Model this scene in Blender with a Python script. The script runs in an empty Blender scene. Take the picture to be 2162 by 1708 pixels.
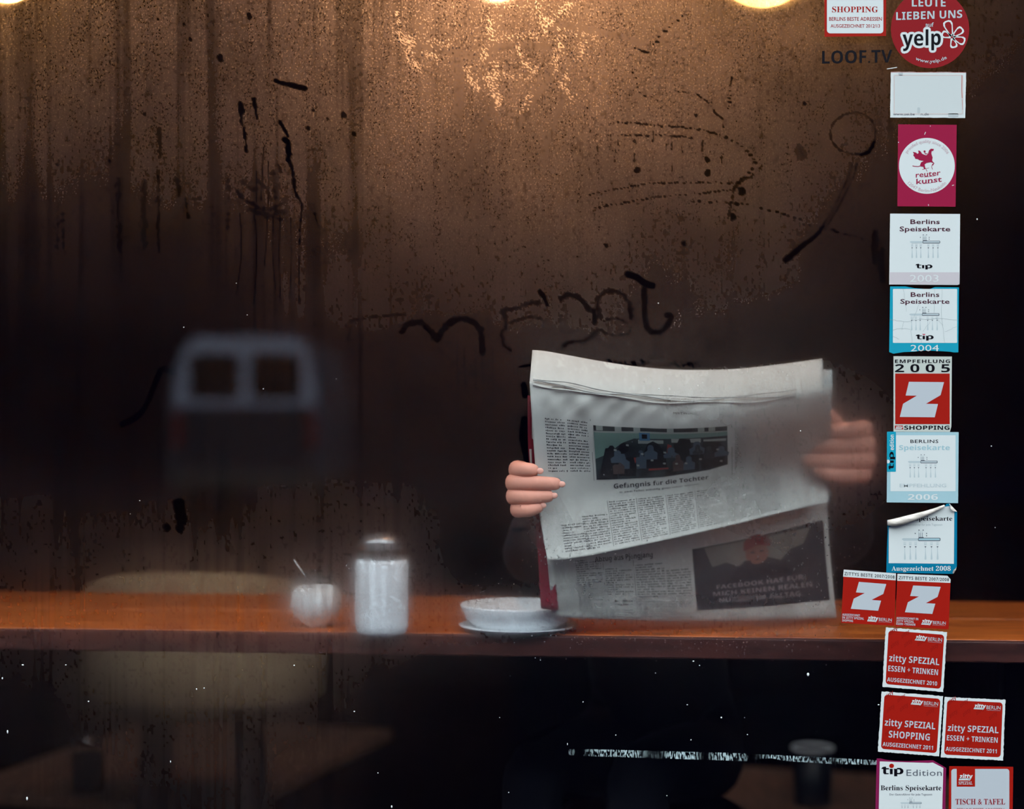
import bpy, bmesh, math, random
import numpy as np
from mathutils import Vector, Matrix
from mathutils.geometry import tessellate_polygon
random.seed(7); RNG = np.random.RandomState(11)
SC = bpy.context.scene; COL = SC.collection
# ------------------------------------------------------------------ camera, sky, exposure
D = 2.5; F = 3750.0; CZ = 1.4                      # distance of the pane, focal length in pixels, eye height
cam = bpy.data.cameras.new('camera'); camo = bpy.data.objects.new('camera', cam); COL.objects.link(camo)
camo.location = (0, -D, CZ); camo.rotation_euler = (math.pi/2, 0, 0)
cam.sensor_width = 36; cam.lens = 36*F/2162; cam.clip_start = .05; cam.clip_end = 200
cam.dof.use_dof = True; cam.dof.focus_distance = D; cam.dof.aperture_fstop = 1.9
SC.camera = camo
world = bpy.data.worlds.new('sky'); SC.world = world; world.use_nodes = True
bg = world.node_tree.nodes['Background']; bg.inputs[0].default_value = (.84, .92, .96, 1); bg.inputs[1].default_value = 5.6
SC.view_settings.view_transform = 'Standard'; SC.view_settings.look = 'None'
SC.view_settings.exposure = 0; SC.view_settings.gamma = 1; SC.view_settings.use_curve_mapping = False
try:
    SC.cycles.sample_clamp_indirect = 3.0; SC.cycles.max_bounces = 7; SC.cycles.transparent_max_bounces = 24
    SC.cycles.transmission_bounces = 8; SC.cycles.diffuse_bounces = 3
except Exception: pass

# ------------------------------------------------------------------ helpers
def P(px, py, y=0.0):
    """the point at depth y behind the pane that the photograph shows at (px, py)"""
    k = (y+D)/F
    return Vector(((px-1081)*k, y, CZ-(py-854)*k))
def lin(c):
    c = c/255.0
    return c/12.92 if c <= .04045 else ((c+.055)/1.055)**2.4
def rgb(r, g, b): return (lin(r), lin(g), lin(b), 1)
MATS = {}
def mat(name, col, rough=.5, metal=0, noise=0, nscale=40, bump=0, spec=.25, stretch=(1, 1, 1), col2=None):
    if name in MATS: return MATS[name]
    m = bpy.data.materials.new(name); m.use_nodes = True; nt = m.node_tree; b = nt.nodes['Principled BSDF']
    b.inputs['Base Color'].default_value = col; b.inputs['Roughness'].default_value = rough
    b.inputs['Metallic'].default_value = metal; b.inputs['Specular IOR Level'].default_value = spec
    if noise or bump:
        tc = nt.nodes.new('ShaderNodeTexCoord'); mp = nt.nodes.new('ShaderNodeMapping'); nz = nt.nodes.new('ShaderNodeTexNoise')
        mp.inputs['Scale'].default_value = stretch
        nt.links.new(tc.outputs['Object'], mp.inputs[0]); nt.links.new(mp.outputs[0], nz.inputs['Vector'])
        nz.inputs['Scale'].default_value = nscale; nz.inputs['Detail'].default_value = 5
        if noise:
            mx = nt.nodes.new('ShaderNodeMix'); mx.data_type = 'RGBA'
            rp = nt.nodes.new('ShaderNodeValToRGB'); rp.color_ramp.elements[0].position = .35; rp.color_ramp.elements[1].position = .65
            nt.links.new(nz.outputs['Fac'], rp.inputs[0]); nt.links.new(rp.outputs[0], mx.inputs['Factor'])
            mx.inputs['A'].default_value = col
            mx.inputs['B'].default_value = col2 or tuple(c*(1-noise) for c in col[:3])+(1,)
            nt.links.new(mx.outputs['Result'], b.inputs['Base Color'])
        if bump:
            bp = nt.nodes.new('ShaderNodeBump'); bp.inputs['Strength'].default_value = bump; bp.inputs['Distance'].default_value = .002
            nt.links.new(nz.outputs['Fac'], bp.inputs['Height']); nt.links.new(bp.outputs[0], b.inputs['Normal'])
    MATS[name] = m; return m
def emit(name, col, s):
    m = bpy.data.materials.new(name); m.use_nodes = True; b = m.node_tree.nodes['Principled BSDF']
    b.inputs['Base Color'].default_value = col; b.inputs['Emission Color'].default_value = col; b.inputs['Emission Strength'].default_value = s
    return m
def link(name, me, m=None, parent=None, smooth=False):
    o = bpy.data.objects.new(name, me); COL.objects.link(o)
    if m is not None:
        for x in (m if isinstance(m, (list, tuple)) else [m]): me.materials.append(x)
    if smooth:
        me.polygons.foreach_set('use_smooth', [True]*len(me.polygons))
    if parent:
        o.parent = parent
        if parent.type == 'EMPTY': o.matrix_parent_inverse = Matrix.Translation(-parent.location)   # children are authored in world space
    return o
def mesh(name, vs, fs, m=None, parent=None, smooth=False):
    me = bpy.data.meshes.new(name); me.from_pydata([tuple(v) for v in vs], [], fs); me.update()
    return link(name, me, m, parent, smooth)
def tag(o, label=None, cat=None, group=None, kind=None):
    if label: o['label'] = label
    if cat: o['category'] = cat
    if group: o['group'] = group
    if kind: o['kind'] = kind
    return o
def thing(name, label, cat, loc, group=None):
    o = bpy.data.objects.new(name, None); COL.objects.link(o); o.location = loc; o.empty_display_size = .05
    return tag(o, label, cat, group)
def box_data(c, s, rz=0, bev=0):
    bm = bmesh.new(); bmesh.ops.create_cube(bm, size=1)
    bmesh.ops.scale(bm, vec=s, verts=bm.verts)
    if bev: bmesh.ops.bevel(bm, geom=bm.edges[:], offset=bev, segments=2, affect='EDGES', profile=.5)
    bmesh.ops.rotate(bm, cent=(0, 0, 0), matrix=Matrix.Rotation(rz, 3, 'Z'), verts=bm.verts)
    bmesh.ops.translate(bm, vec=c, verts=bm.verts)
    me = bpy.data.meshes.new('m'); bm.to_mesh(me); bm.free(); return me
def box(name, c, s, m, parent=None, rz=0, bev=0, smooth=False):
    me = box_data(c, s, rz, bev); me.name = name; return link(name, me, m, parent, smooth)
def lathe(name, prof, c, m, parent=None, n=48, smooth=True, sq=None):
    vs, fs = [], []
    for r, z in prof:
        for i in range(n):
            a = 2*math.pi*i/n; vs.append((c[0]+r*math.cos(a), c[1]+r*math.sin(a), c[2]+z))
    for k in range(len(prof)-1):
        for i in range(n):
            j = (i+1) % n; fs.append((k*n+i, k*n+j, (k+1)*n+j, (k+1)*n+i))
    if prof[0][0] > 1e-5 and prof[-1][0] > 1e-5:      # an open ring: close it on itself
        for i in range(n): j = (i+1) % n; fs.append(((len(prof)-1)*n+i, (len(prof)-1)*n+j, j, i))
    return mesh(name, vs, fs, m, parent, smooth)
def tube(name, pts, r, m, parent=None, n=10):
    vs, fs = [], []; pts = [Vector(p) for p in pts]
    rr = r if isinstance(r, (list, tuple)) else [r]*len(pts)
    for i, p in enumerate(pts):
        t = (pts[min(i+1, len(pts)-1)]-pts[max(i-1, 0)]).normalized()
        a = t.orthogonal().normalized() if i == 0 else (prev - t*prev.dot(t)).normalized()
        prev = a; b = t.cross(a)
        for k in range(n):
            an = 2*math.pi*k/n; vs.append(p+(a*math.cos(an)+b*math.sin(an))*rr[i])
    for i in range(len(pts)-1):
        for k in range(n):
            j = (k+1) % n; fs.append((i*n+k, i*n+j, (i+1)*n+j, (i+1)*n+k))
    fs.append(tuple(reversed(range(n)))); fs.append(tuple((len(pts)-1)*n+k for k in range(n)))
    return mesh(name, vs, fs, m, parent, True)

# ------------------------------------------------------------------ the setting
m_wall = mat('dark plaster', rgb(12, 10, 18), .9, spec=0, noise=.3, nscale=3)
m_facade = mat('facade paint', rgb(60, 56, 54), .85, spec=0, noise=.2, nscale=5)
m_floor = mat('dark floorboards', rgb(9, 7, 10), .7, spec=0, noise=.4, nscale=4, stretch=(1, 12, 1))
m_frame = mat('dark window frame', rgb(30, 28, 30), .5, spec=0)
def struct(o): o['kind'] = 'structure'; return o
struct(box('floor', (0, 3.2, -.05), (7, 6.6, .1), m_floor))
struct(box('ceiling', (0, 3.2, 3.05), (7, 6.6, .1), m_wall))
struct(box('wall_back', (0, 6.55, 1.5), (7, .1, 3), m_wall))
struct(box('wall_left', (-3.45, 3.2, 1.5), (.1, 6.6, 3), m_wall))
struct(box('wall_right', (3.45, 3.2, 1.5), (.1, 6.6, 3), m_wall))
WX0, WX1, WZ0, WZ1 = -1.15, 1.02, .45, 2.35
wf = bpy.data.objects.new('wall_front', None); COL.objects.link(wf); struct(wf)
for nm, x0, x1, z0, z1 in (('wall_panel', -12, WX0-.06, 0, 9), ('wall_panel', WX1+.06, 12, 0, 9), ('wall_panel', WX0-.06, WX1+.06, 0, WZ0-.06), ('wall_panel', WX0-.06, WX1+.06, WZ1+.06, 9)):
    box(nm, ((x0+x1)/2, .0, (z0+z1)/2), (x1-x0, .12, z1-z0), m_facade, wf)
win = bpy.data.objects.new('window_1', None); COL.objects.link(win); struct(win); win.location = (0, .004, WZ0)
for x0, x1, z0, z1 in ((WX0-.06, WX0, WZ0-.06, WZ1+.06), (WX1, WX1+.06, WZ0-.06, WZ1+.06), (WX0, WX1, WZ0-.06, WZ0), (WX0, WX1, WZ1, WZ1+.06)):
    box('window_frame', ((x0+x1)/2, .01, (z0+z1)/2), (x1-x0, .07, z1-z0), m_frame, win, bev=.004)
# street in front of the shop: it is seen only as a reflection in the glass
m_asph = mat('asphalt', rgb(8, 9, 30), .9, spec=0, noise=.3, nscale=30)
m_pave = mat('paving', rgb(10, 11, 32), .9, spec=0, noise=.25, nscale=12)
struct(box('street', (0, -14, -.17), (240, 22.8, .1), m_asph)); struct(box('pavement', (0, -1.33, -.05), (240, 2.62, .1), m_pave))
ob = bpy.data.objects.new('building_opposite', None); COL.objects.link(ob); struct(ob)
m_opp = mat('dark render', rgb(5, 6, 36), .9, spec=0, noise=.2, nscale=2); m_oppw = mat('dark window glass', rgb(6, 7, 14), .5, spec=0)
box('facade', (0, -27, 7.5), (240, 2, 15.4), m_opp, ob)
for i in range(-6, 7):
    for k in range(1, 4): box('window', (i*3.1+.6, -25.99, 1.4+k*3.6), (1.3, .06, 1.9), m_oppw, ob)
# ------------------------------------------------------------------ glass pane and its condensation
def clear_mat(name, tint, ior=1.55, rough=.0):
    m = bpy.data.materials.new(name); m.use_nodes = True; nt = m.node_tree; nt.nodes.clear(); N = nt.nodes.new; L = nt.links.new
    out = N('ShaderNodeOutputMaterial'); t = N('ShaderNodeBsdfTransparent'); g = N('ShaderNodeBsdfGlossy'); mx = N('ShaderNodeMixShader'); fr = N('ShaderNodeFresnel')
    t.inputs[0].default_value = tint; g.inputs['Roughness'].default_value = rough; fr.inputs['IOR'].default_value = ior
    ge = N('ShaderNodeNewGeometry'); iv = N('ShaderNodeMath'); iv.operation = 'SUBTRACT'; iv.inputs[0].default_value = 1; L(ge.outputs['Backfacing'], iv.inputs[1])
    mu = N('ShaderNodeMath'); mu.operation = 'MULTIPLY'; L(fr.outputs[0], mu.inputs[0]); L(iv.outputs[0], mu.inputs[1]); L(mu.outputs[0], mx.inputs[0])   # only the outer face mirrors: rays pass the sheet unbent
    L(t.outputs[0], mx.inputs[1]); L(g.outputs[0], mx.inputs[2]); L(mx.outputs[0], out.inputs[0]); return m
m_pane = clear_mat('window glass', (.985, .988, .985, 1))
pane = box('glass_pane', ((WX0+WX1)/2, .0031, (WZ0+WZ1)/2), (WX1-WX0, .006, WZ1-WZ0), m_pane, win)

STEP = 2.5
gx = np.arange(-20, 2182.1, STEP); gy = np.arange(-20, 1728.1, STEP); NX, NY = len(gx), len(gy)
XX, YY = np.meshgrid(gx, gy)
def vnoise(sx, sy, seed, octaves=1):
    """smooth value noise of about sx by sy pixels, 0..1"""
    r = np.random.RandomState(seed); tot = 0; amp = 1; acc = 0
    for o in range(octaves):
        cx = int(2300/sx)+4; cy = int(1900/sy)+4; g = r.rand(cy, cx)
        fx = (XX+40)/sx; fy = (YY+40)/sy; ix = fx.astype(int); iy = fy.astype(int); tx = fx-ix; ty = fy-iy
        tx = tx*tx*(3-2*tx); ty = ty*ty*(3-2*ty)
        v = (g[iy, ix]*(1-tx)+g[iy, ix+1]*tx)*(1-ty)+(g[iy+1, ix]*(1-tx)+g[iy+1, ix+1]*tx)*ty
        tot = tot+v*amp; acc += amp; amp *= .5; sx /= 2; sy /= 2
    return tot/acc
def coarse(rows, xs, ys):
    t = np.array(rows, float)
    a = np.stack([np.interp(gx, xs, r) for r in t]); return np.stack([np.interp(gy, ys, a[:, i]) for i in range(NX)], 1)
CX = [0, 270, 540, 810, 1080, 1350, 1620, 1890, 2162]; CY = [0, 240, 480, 720, 960, 1200, 1450, 1708]
fog = coarse([[.80, .75, .75, .90, .92, .92, .90, .62, .35], [.75, .62, .58, .82, .90, .88, .80, .45, .25],
              [.27, .25, .36, .58, .70, .62, .50, .22, .10], [.14, .12, .22, .32, .36, .32, .30, .12, .06],
              [.16, .12, .16, .20, .18, .18, .46, .10, .04], [.30, .38, .44, .40, .26, .30, .36, .14, .04],
              [.18, .34, .34, .12, .06, .08, .12, .05, .03], [.10, .22, .26, .06, .03, .04, .04, .03, .03]], CX, CY)
blur = coarse([[.7]*9, [.4]*9, [.35]*9, [.6, .6, .6, .6, .4, .35, .45, .6, .6], [.8, .8, .8, .8, .30, .10, .70, .9, .8], [1, 1, 1, 1, .5, .13, .16, .5, .6], [1, 1, 1, 1, 1, .6, .6, .6, .6], [1]*9], CX, CY)
def soft(x): return np.clip(x, 0, 1)**2*(3-2*np.clip(x, 0, 1))
def bump_at(cx, cy, rx, ry, amt, arr, rot=0):
    c, s = math.cos(rot), math.sin(rot); dx = XX-cx; dy = YY-cy
    u = (dx*c+dy*s)/rx; v = (-dx*s+dy*c)/ry; arr += amt*np.exp(-(u*u+v*v))
# fogged and clear patches over newspaper and counter, some thickened in place of shade
bump_at(1130, 1050, 60, 90, .12, fog); bump_at(1220, 1090, 90, 60, .35, fog); bump_at(1370, 1100, 220, 50, .28, fog, -.2)
bump_at(1750, 930, 170, 110, .25, fog); bump_at(1400, 950, 190, 60, -.22, fog); bump_at(1195, 950, 60, 60, -.22, fog); bump_at(1580, 920, 60, 60, -.15, fog)
bump_at(820, 1250, 100, 110, .25, fog); bump_at(1090, 1290, 150, 60, .22, fog); bump_at(660, 1250, 80, 70, .2, fog)
bump_at(1600, 1210, 190, 90, .22, fog); bump_at(1300, 1250, 160, 70, .22, fog); bump_at(1650, 880, 120, 80, .30, fog); bump_at(1450, 860, 260, 30, .15, fog); bump_at(1010, 1180, 130, 70, -.2, fog); bump_at(1130, 920, 22, 90, -.3, fog); bump_at(1520, 840, 330, 40, .1, fog)
bump_at(430, 1400, 330, 110, .15, fog); bump_at(1500, 1305, 260, 30, .35, fog); bump_at(1500, 1310, 280, 30, .7, blur); bump_at(1790, 950, 120, 110, .5, fog); bump_at(1680, 950, 90, 130, .22, fog); bump_at(1760, 950, 120, 110, -.15, blur); bump_at(1330, 800, 260, 25, .35, blur); bump_at(810, 1240, 90, 110, .35, fog); bump_at(1095, 1295, 150, 45, .25, fog); bump_at(665, 1255, 80, 70, .2, fog); blur = np.clip(blur, 0, 1)
# streaks: run-off in columns, strongest on the left
st = vnoise(16, 500, 1)*.5+vnoise(6, 260, 2)*.3+vnoise(48, 700, 3)*.3
side = np.interp(gx, [0, 700, 1000, 1500, 2162], [1, 1, .25, .3, .4])[None, :]
fog *= 1-side*.50*soft((.60-st)*2.6)
# grain grows with the drops that have run together
g1 = vnoise(5, 7, 5, 1); g2 = vnoise(22, 30, 6, 2); g3 = vnoise(130, 110, 7, 2)
fog *= 1-.35*soft((g1-.62)*4)*soft((g2-.25)*3)
fog *= .70+.6*g3*soft(1)
clear = np.ones_like(fog); glint = np.zeros_like(fog)
def seg_dist(x0, y0, x1, y1, pad):
    ax, bx = min(x0, x1)-pad, max(x0, x1)+pad; ay, by = min(y0, y1)-pad, max(y0, y1)+pad
    i0, i1 = max(0, int((ax+20)/STEP)), min(NX, int((bx+20)/STEP)+2); j0, j1 = max(0, int((ay+20)/STEP)), min(NY, int((by+20)/STEP)+2)
    if i1 <= i0 or j1 <= j0: return None
    X = XX[j0:j1, i0:i1]; Y = YY[j0:j1, i0:i1]; dx, dy = x1-x0, y1-y0; l = dx*dx+dy*dy+1e-9
    t = np.clip(((X-x0)*dx+(Y-y0)*dy)/l, 0, 1); return (slice(j0, j1), slice(i0, i1)), np.hypot(X-x0-t*dx, Y-y0-t*dy)
def stroke(pts, w, k=1.0, arr=None, edge=2.2, rag=0, w2=None):
    arr = clear if arr is None else arr; n = len(pts)-1
    for i in range(n):
        (x0, y0), (x1, y1) = pts[i], pts[i+1]; ww = w if w2 is None else w+(w2-w)*i/max(1, n-1)
        r = seg_dist(x0, y0, x1, y1, ww/2+6)
        if r is None: continue
        sl, d = r
        if rag: d = d+(g1[sl]-.5)*rag*2+(g2[sl]-.5)*rag
        m = soft((ww/2+edge/2-d)/edge)*k
        if arr is clear: arr[sl] = np.minimum(arr[sl], 1-m)
        else: arr[sl] = np.maximum(arr[sl], m)
def spline(pts, n=8):
    out = []
    for i in range(len(pts)-1):
        p0 = pts[max(i-1, 0)]; p1 = pts[i]; p2 = pts[i+1]; p3 = pts[min(i+2, len(pts)-1)]
        for k in range(n):
            t = k/n
            out.append(tuple(.5*((2*b)+(-a+c)*t+(2*a-5*b+4*c-d)*t*t+(-a+3*b-3*c+d)*t**3) for a, b, c, d in zip(p0, p1, p2, p3)))
    out.append(pts[-1]); return out
def dots(pts, r, gap, k=.9, jit=1.5):
    s = spline(pts, 20); acc = 0
    for a, b in zip(s, s[1:]):
        acc += math.dist(a, b)
        if acc >= gap*random.uniform(.6, 1.4):
            acc = 0; x, y = b[0]+random.uniform(-jit, jit), b[1]+random.uniform(-jit, jit); e = random.uniform(0, 5)
            stroke([(x, y), (x+e, y+e*.2)], r*random.uniform(.8, 2.2), k, rag=1)
# smears and finger marks on the left
stroke([(580, 168), (592, 173), (610, 177), (643, 185)], 9, .97, rag=1, w2=12)
stroke([(507, 218), (508, 240), (510, 262), (516, 290), (520, 320)], 12, .95, rag=3, w2=5)
stroke([(535, 209), (537, 225), (541, 248)], 10, .95, rag=2, w2=5)
stroke(spline([(590, 256), (598, 270), (607, 286)]), 9, .97, rag=1, w2=6); stroke([(598, 292), (607, 300), (609, 325), (607, 335)], 12, .98, rag=2)
stroke(spline([(608, 335), (614, 352), (619, 380), (622, 405), (636, 432), (633, 470), (630, 560), (631, 640)]), 9, .93, rag=2, w2=2.5)
for p, w in (([(573, 362), (577, 378), (580, 420)], 8), ([(512, 380), (524, 394), (540, 398)], 9), ([(502, 406), (512, 420), (528, 428), (545, 440), (565, 437)], 8),
             ([(540, 380), (560, 395), (570, 420)], 6), ([(588, 350), (592, 362)], 8), ([(540, 445), (575, 440), (600, 425)], 9), ([(527, 440), (560, 455), (600, 445)], 12), ([(560, 450), (590, 462)], 9), ([(655, 315), (680, 308), (690, 303)], 5),
             ([(372, 376), (376, 410)], 11), ([(248, 380), (247, 440), (250, 530)], 10), ([(303, 380), (301, 440), (303, 520)], 11), ([(333, 360), (332, 440), (333, 530)], 9),
             ([(390, 422), (396, 460)], 5), ([(392, 420), (423, 417)], 2.5), ([(480, 370), (482, 430), (478, 480)], 4), ([(335, 270), (335, 330)], 9), ([(660, 430), (668, 470)], 5), ([(120, 430), (118, 520)], 6), ([(130, 450), (132, 530)], 5)):
    stroke(p, w*.9, random.uniform(.55, .85), rag=5)
for x, y0, y1 in ((505, 450, 620), (538, 462, 640), (563, 455, 560), (575, 458, 610), (590, 455, 640), (613, 460, 630), (540, 360, 470), (555, 310, 420), (565, 340, 440)):
    stroke(spline([(x, y0), (x+random.uniform(-3, 3), (y0+y1)/2), (x+random.uniform(-8, 8), y1)]), 2.6, .9, w2=2)
for x, y, r in ((463, 119, 12), (228, 337, 9), (118, 345, 7), (436, 29, 6), (386, 47, 6), (400, 79, 7), (303, 238, 6), (330, 37, 5), (525, 30, 12), (660, 230, 7), (690, 248, 7), (650, 268, 8), (332, 370, 8), (1280, 516, 10), (1445, 512, 10), (1470, 240, 6), (1700, 215, 7),
                (376, 1065, 26), (380, 1092, 24), (378, 1112, 17), (350, 1112, 14), (1493, 334, 10), (1495, 362, 12), (1567, 400, 16), (1548, 455, 12), (1345, 357, 10), (724, 240, 10), (745, 280, 9)):
    stroke([(x, y), (x+1, y+r*.3)], r, .9, rag=2)
# loops and dotted strokes drawn with a fingertip on the right
dots([(1450, 25), (1435, 35), (1405, 62), (1380, 92)], 3, 13); dots([(1335, 98), (1355, 104), (1375, 110)], 3.5, 9)
dots([(1372, 208), (1350, 190), (1345, 170), (1335, 150)], 2.5, 11); stroke(spline([(1470, 196), (1488, 208), (1502, 222), (1512, 238), (1528, 250), (1527, 265)]), 4, .85, rag=3)
dots([(1365, 205), (1400, 196), (1430, 190), (1460, 195)], 2, 8, .7); stroke([(1547, 162), (1543, 180)], 6, .9, rag=2); dots([(1543, 182), (1540, 205), (1539, 228)], 2.5, 8)
dots([(1300, 254), (1335, 258), (1400, 264), (1450, 268), (1490, 274), (1520, 285)], 2.6, 6); dots([(1300, 285), (1340, 284), (1400, 284), (1440, 287), (1465, 291)], 2.6, 6)
dots([(1520, 285), (1550, 296), (1575, 315), (1590, 332), (1592, 350), (1565, 378), (1550, 384)], 3.5, 13)
dots([(1320, 395), (1370, 386), (1420, 384), (1490, 384), (1550, 385)], 2.2, 6); dots([(1235, 410), (1290, 400), (1320, 393)], 2, 8); dots([(1250, 440), (1300, 430), (1380, 416), (1440, 410), (1520, 402), (1555, 395)], 2.4, 7)
dots([(1450, 424), (1520, 426), (1570, 430), (1600, 436), (1640, 446), (1660, 452), (1690, 462)], 3.2, 15); dots([(1690, 470), (1740, 480), (1800, 497), (1850, 512)], 3, 12, .8)
stroke(spline([(1610, 350), (1590, 370), (1562, 382), (1552, 398), (1545, 430), (1538, 460)]), 5, .75, rag=4)
for x, y in ((1305, 300), (1340, 300), (1380, 290), (1412, 300), (1440, 320), (1485, 310), (1290, 300), (1300, 320), (1340, 330), (1420, 310), (1408, 315), (1525, 340), (1420, 355), (1350, 360), (1300, 330), (1262, 320), (1225, 312)):
    stroke([(x, y-random.uniform(4, 16)), (x+random.uniform(-2, 2), y+random.uniform(0, 12))], random.uniform(2, 4), .8, rag=2.5)
ring = [(1803+48*math.cos(a), 280+44*math.sin(a)*(1+.1*math.cos(a))) for a in [i*math.pi/16 for i in range(33)]]
stroke([(1690, 316), (1696, 326)], 24, .45, rag=5); stroke(ring, 3.5, .75, rag=2.2); stroke(spline([(1822, 325), (1836, 318), (1847, 300)]), 9, .95, rag=1.5)
stroke(spline([(1804, 330), (1795, 365), (1775, 410), (1755, 450), (1738, 475)]), 3, .7, rag=2); stroke(spline([(1812, 335), (1803, 375), (1783, 415), (1762, 455), (1745, 482)]), 3, .7, rag=2)
stroke(spline([(1740, 478), (1720, 500), (1690, 522), (1662, 548)]), 8, .9, rag=2, w2=14); stroke(spline([(1800, 345), (1785, 410), (1745, 475)]), 10, .35, rag=2)
for c in ((1850, 520, 16, 60), (1865, 560, 14, 60)): stroke([(c[0], c[1]-c[3]/2), (c[0], c[1]+c[3]/2)], c[2], .6, rag=4)
# the word written in mirror letters
stroke(spline([(1326, 578), (1345, 585), (1362, 597), (1378, 603)]), 15, .93, rag=1); stroke(spline([(1362, 600), (1362, 640), (1364, 680), (1376, 700), (1396, 699), (1412, 682), (1416, 668), (1409, 664)]), 13, .8, rag=2)
stroke(spline([(1265, 668), (1262, 640), (1275, 618), (1298, 614), (1320, 625), (1332, 650), (1333, 672)]), 10, .72, rag=4); dots([(1270, 680), (1290, 672), (1315, 676), (1330, 692), (1325, 704), (1290, 706), (1268, 697)], 3, 6, .75, 1)
stroke([(1255, 655), (1256, 680)], 9, .85, rag=2); stroke([(1331, 655), (1332, 672)], 8, .8, rag=2)
stroke(spline([(1186, 630), (1200, 622), (1225, 630), (1243, 650), (1250, 655)]), 11, .8, rag=3); stroke(spline([(1238, 715), (1255, 705), (1262, 695)]), 7, .6, rag=3); stroke(spline([(1188, 734), (1205, 722), (1240, 718), (1256, 700)]), 10, .7, rag=4); dots([(1185, 640), (1183, 690), (1200, 702), (1225, 695)], 3, 8, .5)
stroke(spline([(1140, 615), (1150, 630), (1155, 643)]), 9, .9, rag=2); stroke(spline([(1060, 656), (1090, 650), (1120, 640), (1140, 640)]), 9, .7, rag=4); stroke(spline([(1066, 657), (1068, 690), (1058, 705), (1066, 730), (1078, 740)]), 9, .7, rag=4); stroke(spline([(1080, 680), (1120, 668), (1145, 675), (1148, 690)]), 5, .7, rag=3)
stroke(spline([(848, 700), (860, 685), (885, 680), (905, 695), (922, 718), (932, 700), (950, 680), (980, 672), (1005, 684), (1016, 705), (1018, 745)]), 13, .75, rag=3); stroke([(895, 688), (907, 702)], 7, .92, rag=1); stroke(spline([(925, 715), (940, 690), (975, 673), (1005, 683)]), 10, .8, rag=2)
stroke(spline([(738, 678), (790, 668), (852, 664)]), 4, .6, rag=3); stroke(spline([(740, 690), (735, 720), (760, 705)]), 5, .4, rag=3)
for x in (965, 980, 1003, 1018, 1040): stroke([(x, 720+random.uniform(0, 20)), (x+2, 800+random.uniform(0, 60))], 3, .5)
stroke(spline([(362, 785), (340, 780), (325, 810), (310, 850), (285, 882), (255, 895)]), 13, .8, rag=1)
# dark run-offs around the newspaper where it touches the glass
stroke([(1096, 774), (1105, 773), (1120, 771)], 7, .98, rag=2); stroke([(1106, 812), (1109, 835)], 14, .98, rag=1)
stroke(spline([(1107, 885), (1103, 920), (1108, 950), (1112, 968)]), 14, .98, rag=1); stroke(spline([(1083, 1119), (1098, 1120), (1110, 1117)]), 8, .95, rag=2); stroke([(1085, 1198), (1112, 1198)], 2.5, .9)
for x in np.arange(1278, 1480, 7): stroke([(x, random.uniform(760, 772)), (x+5, random.uniform(768, 777))], random.uniform(2, 6), .95, rag=2)
stroke(spline([(1230, 720), (1250, 714), (1262, 702)]), 8, .6, rag=3)
# clear, smooth strokes through the drops at the top, their lamp glints painted in
sm = np.zeros_like(fog)
for p, w in (([(878, 92), (920, 100), (962, 108), (1000, 118)], 15), ([(1010, 110), (1060, 98), (1110, 92), (1160, 98)], 12), ([(1168, 52), (1230, 58), (1300, 72), (1360, 90)], 12),
             ([(1034, 150), (1045, 190), (1040, 225), (1020, 260), (1000, 300), (990, 350)], 14), ([(1165, 150), (1145, 185), (1115, 225), (1095, 265)], 14), ([(1190, 200), (1175, 250), (1160, 290), (1148, 320)], 11), ([(965, 120), (970, 180), (965, 240)], 22)):
    stroke(spline(p), w, .9, sm, edge=6)
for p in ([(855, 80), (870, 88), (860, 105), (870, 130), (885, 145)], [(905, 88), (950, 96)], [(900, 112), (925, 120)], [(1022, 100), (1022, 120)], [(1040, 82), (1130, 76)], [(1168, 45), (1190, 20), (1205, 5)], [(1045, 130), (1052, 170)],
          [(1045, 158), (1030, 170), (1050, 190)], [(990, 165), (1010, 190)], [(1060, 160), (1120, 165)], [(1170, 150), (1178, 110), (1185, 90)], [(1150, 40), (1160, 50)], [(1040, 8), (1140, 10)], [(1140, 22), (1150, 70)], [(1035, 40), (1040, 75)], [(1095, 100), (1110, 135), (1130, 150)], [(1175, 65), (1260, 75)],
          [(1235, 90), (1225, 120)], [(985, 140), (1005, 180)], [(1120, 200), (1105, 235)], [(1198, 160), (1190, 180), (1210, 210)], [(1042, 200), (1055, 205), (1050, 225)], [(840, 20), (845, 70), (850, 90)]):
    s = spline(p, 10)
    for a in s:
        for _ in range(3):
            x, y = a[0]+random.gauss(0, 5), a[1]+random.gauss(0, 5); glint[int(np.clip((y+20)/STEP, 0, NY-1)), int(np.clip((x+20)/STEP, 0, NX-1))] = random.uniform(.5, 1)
fog = np.clip(fog*clear, 0, 1); grain = np.clip(1-sm, 0, 1)*np.interp(gy, [0, 350, 700, 1700], [1, .75, .25, .25])[:, None]
grain *= np.interp(gx, [0, 500, 1300, 1900, 2162], [1, 1, .85, .5, .5])[None, :]
grain *= soft((fog-.28)*3.5)*.85+.15*np.interp(gy, [0, 350, 600, 1700], [1, 1, .2, .2])[:, None]
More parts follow.
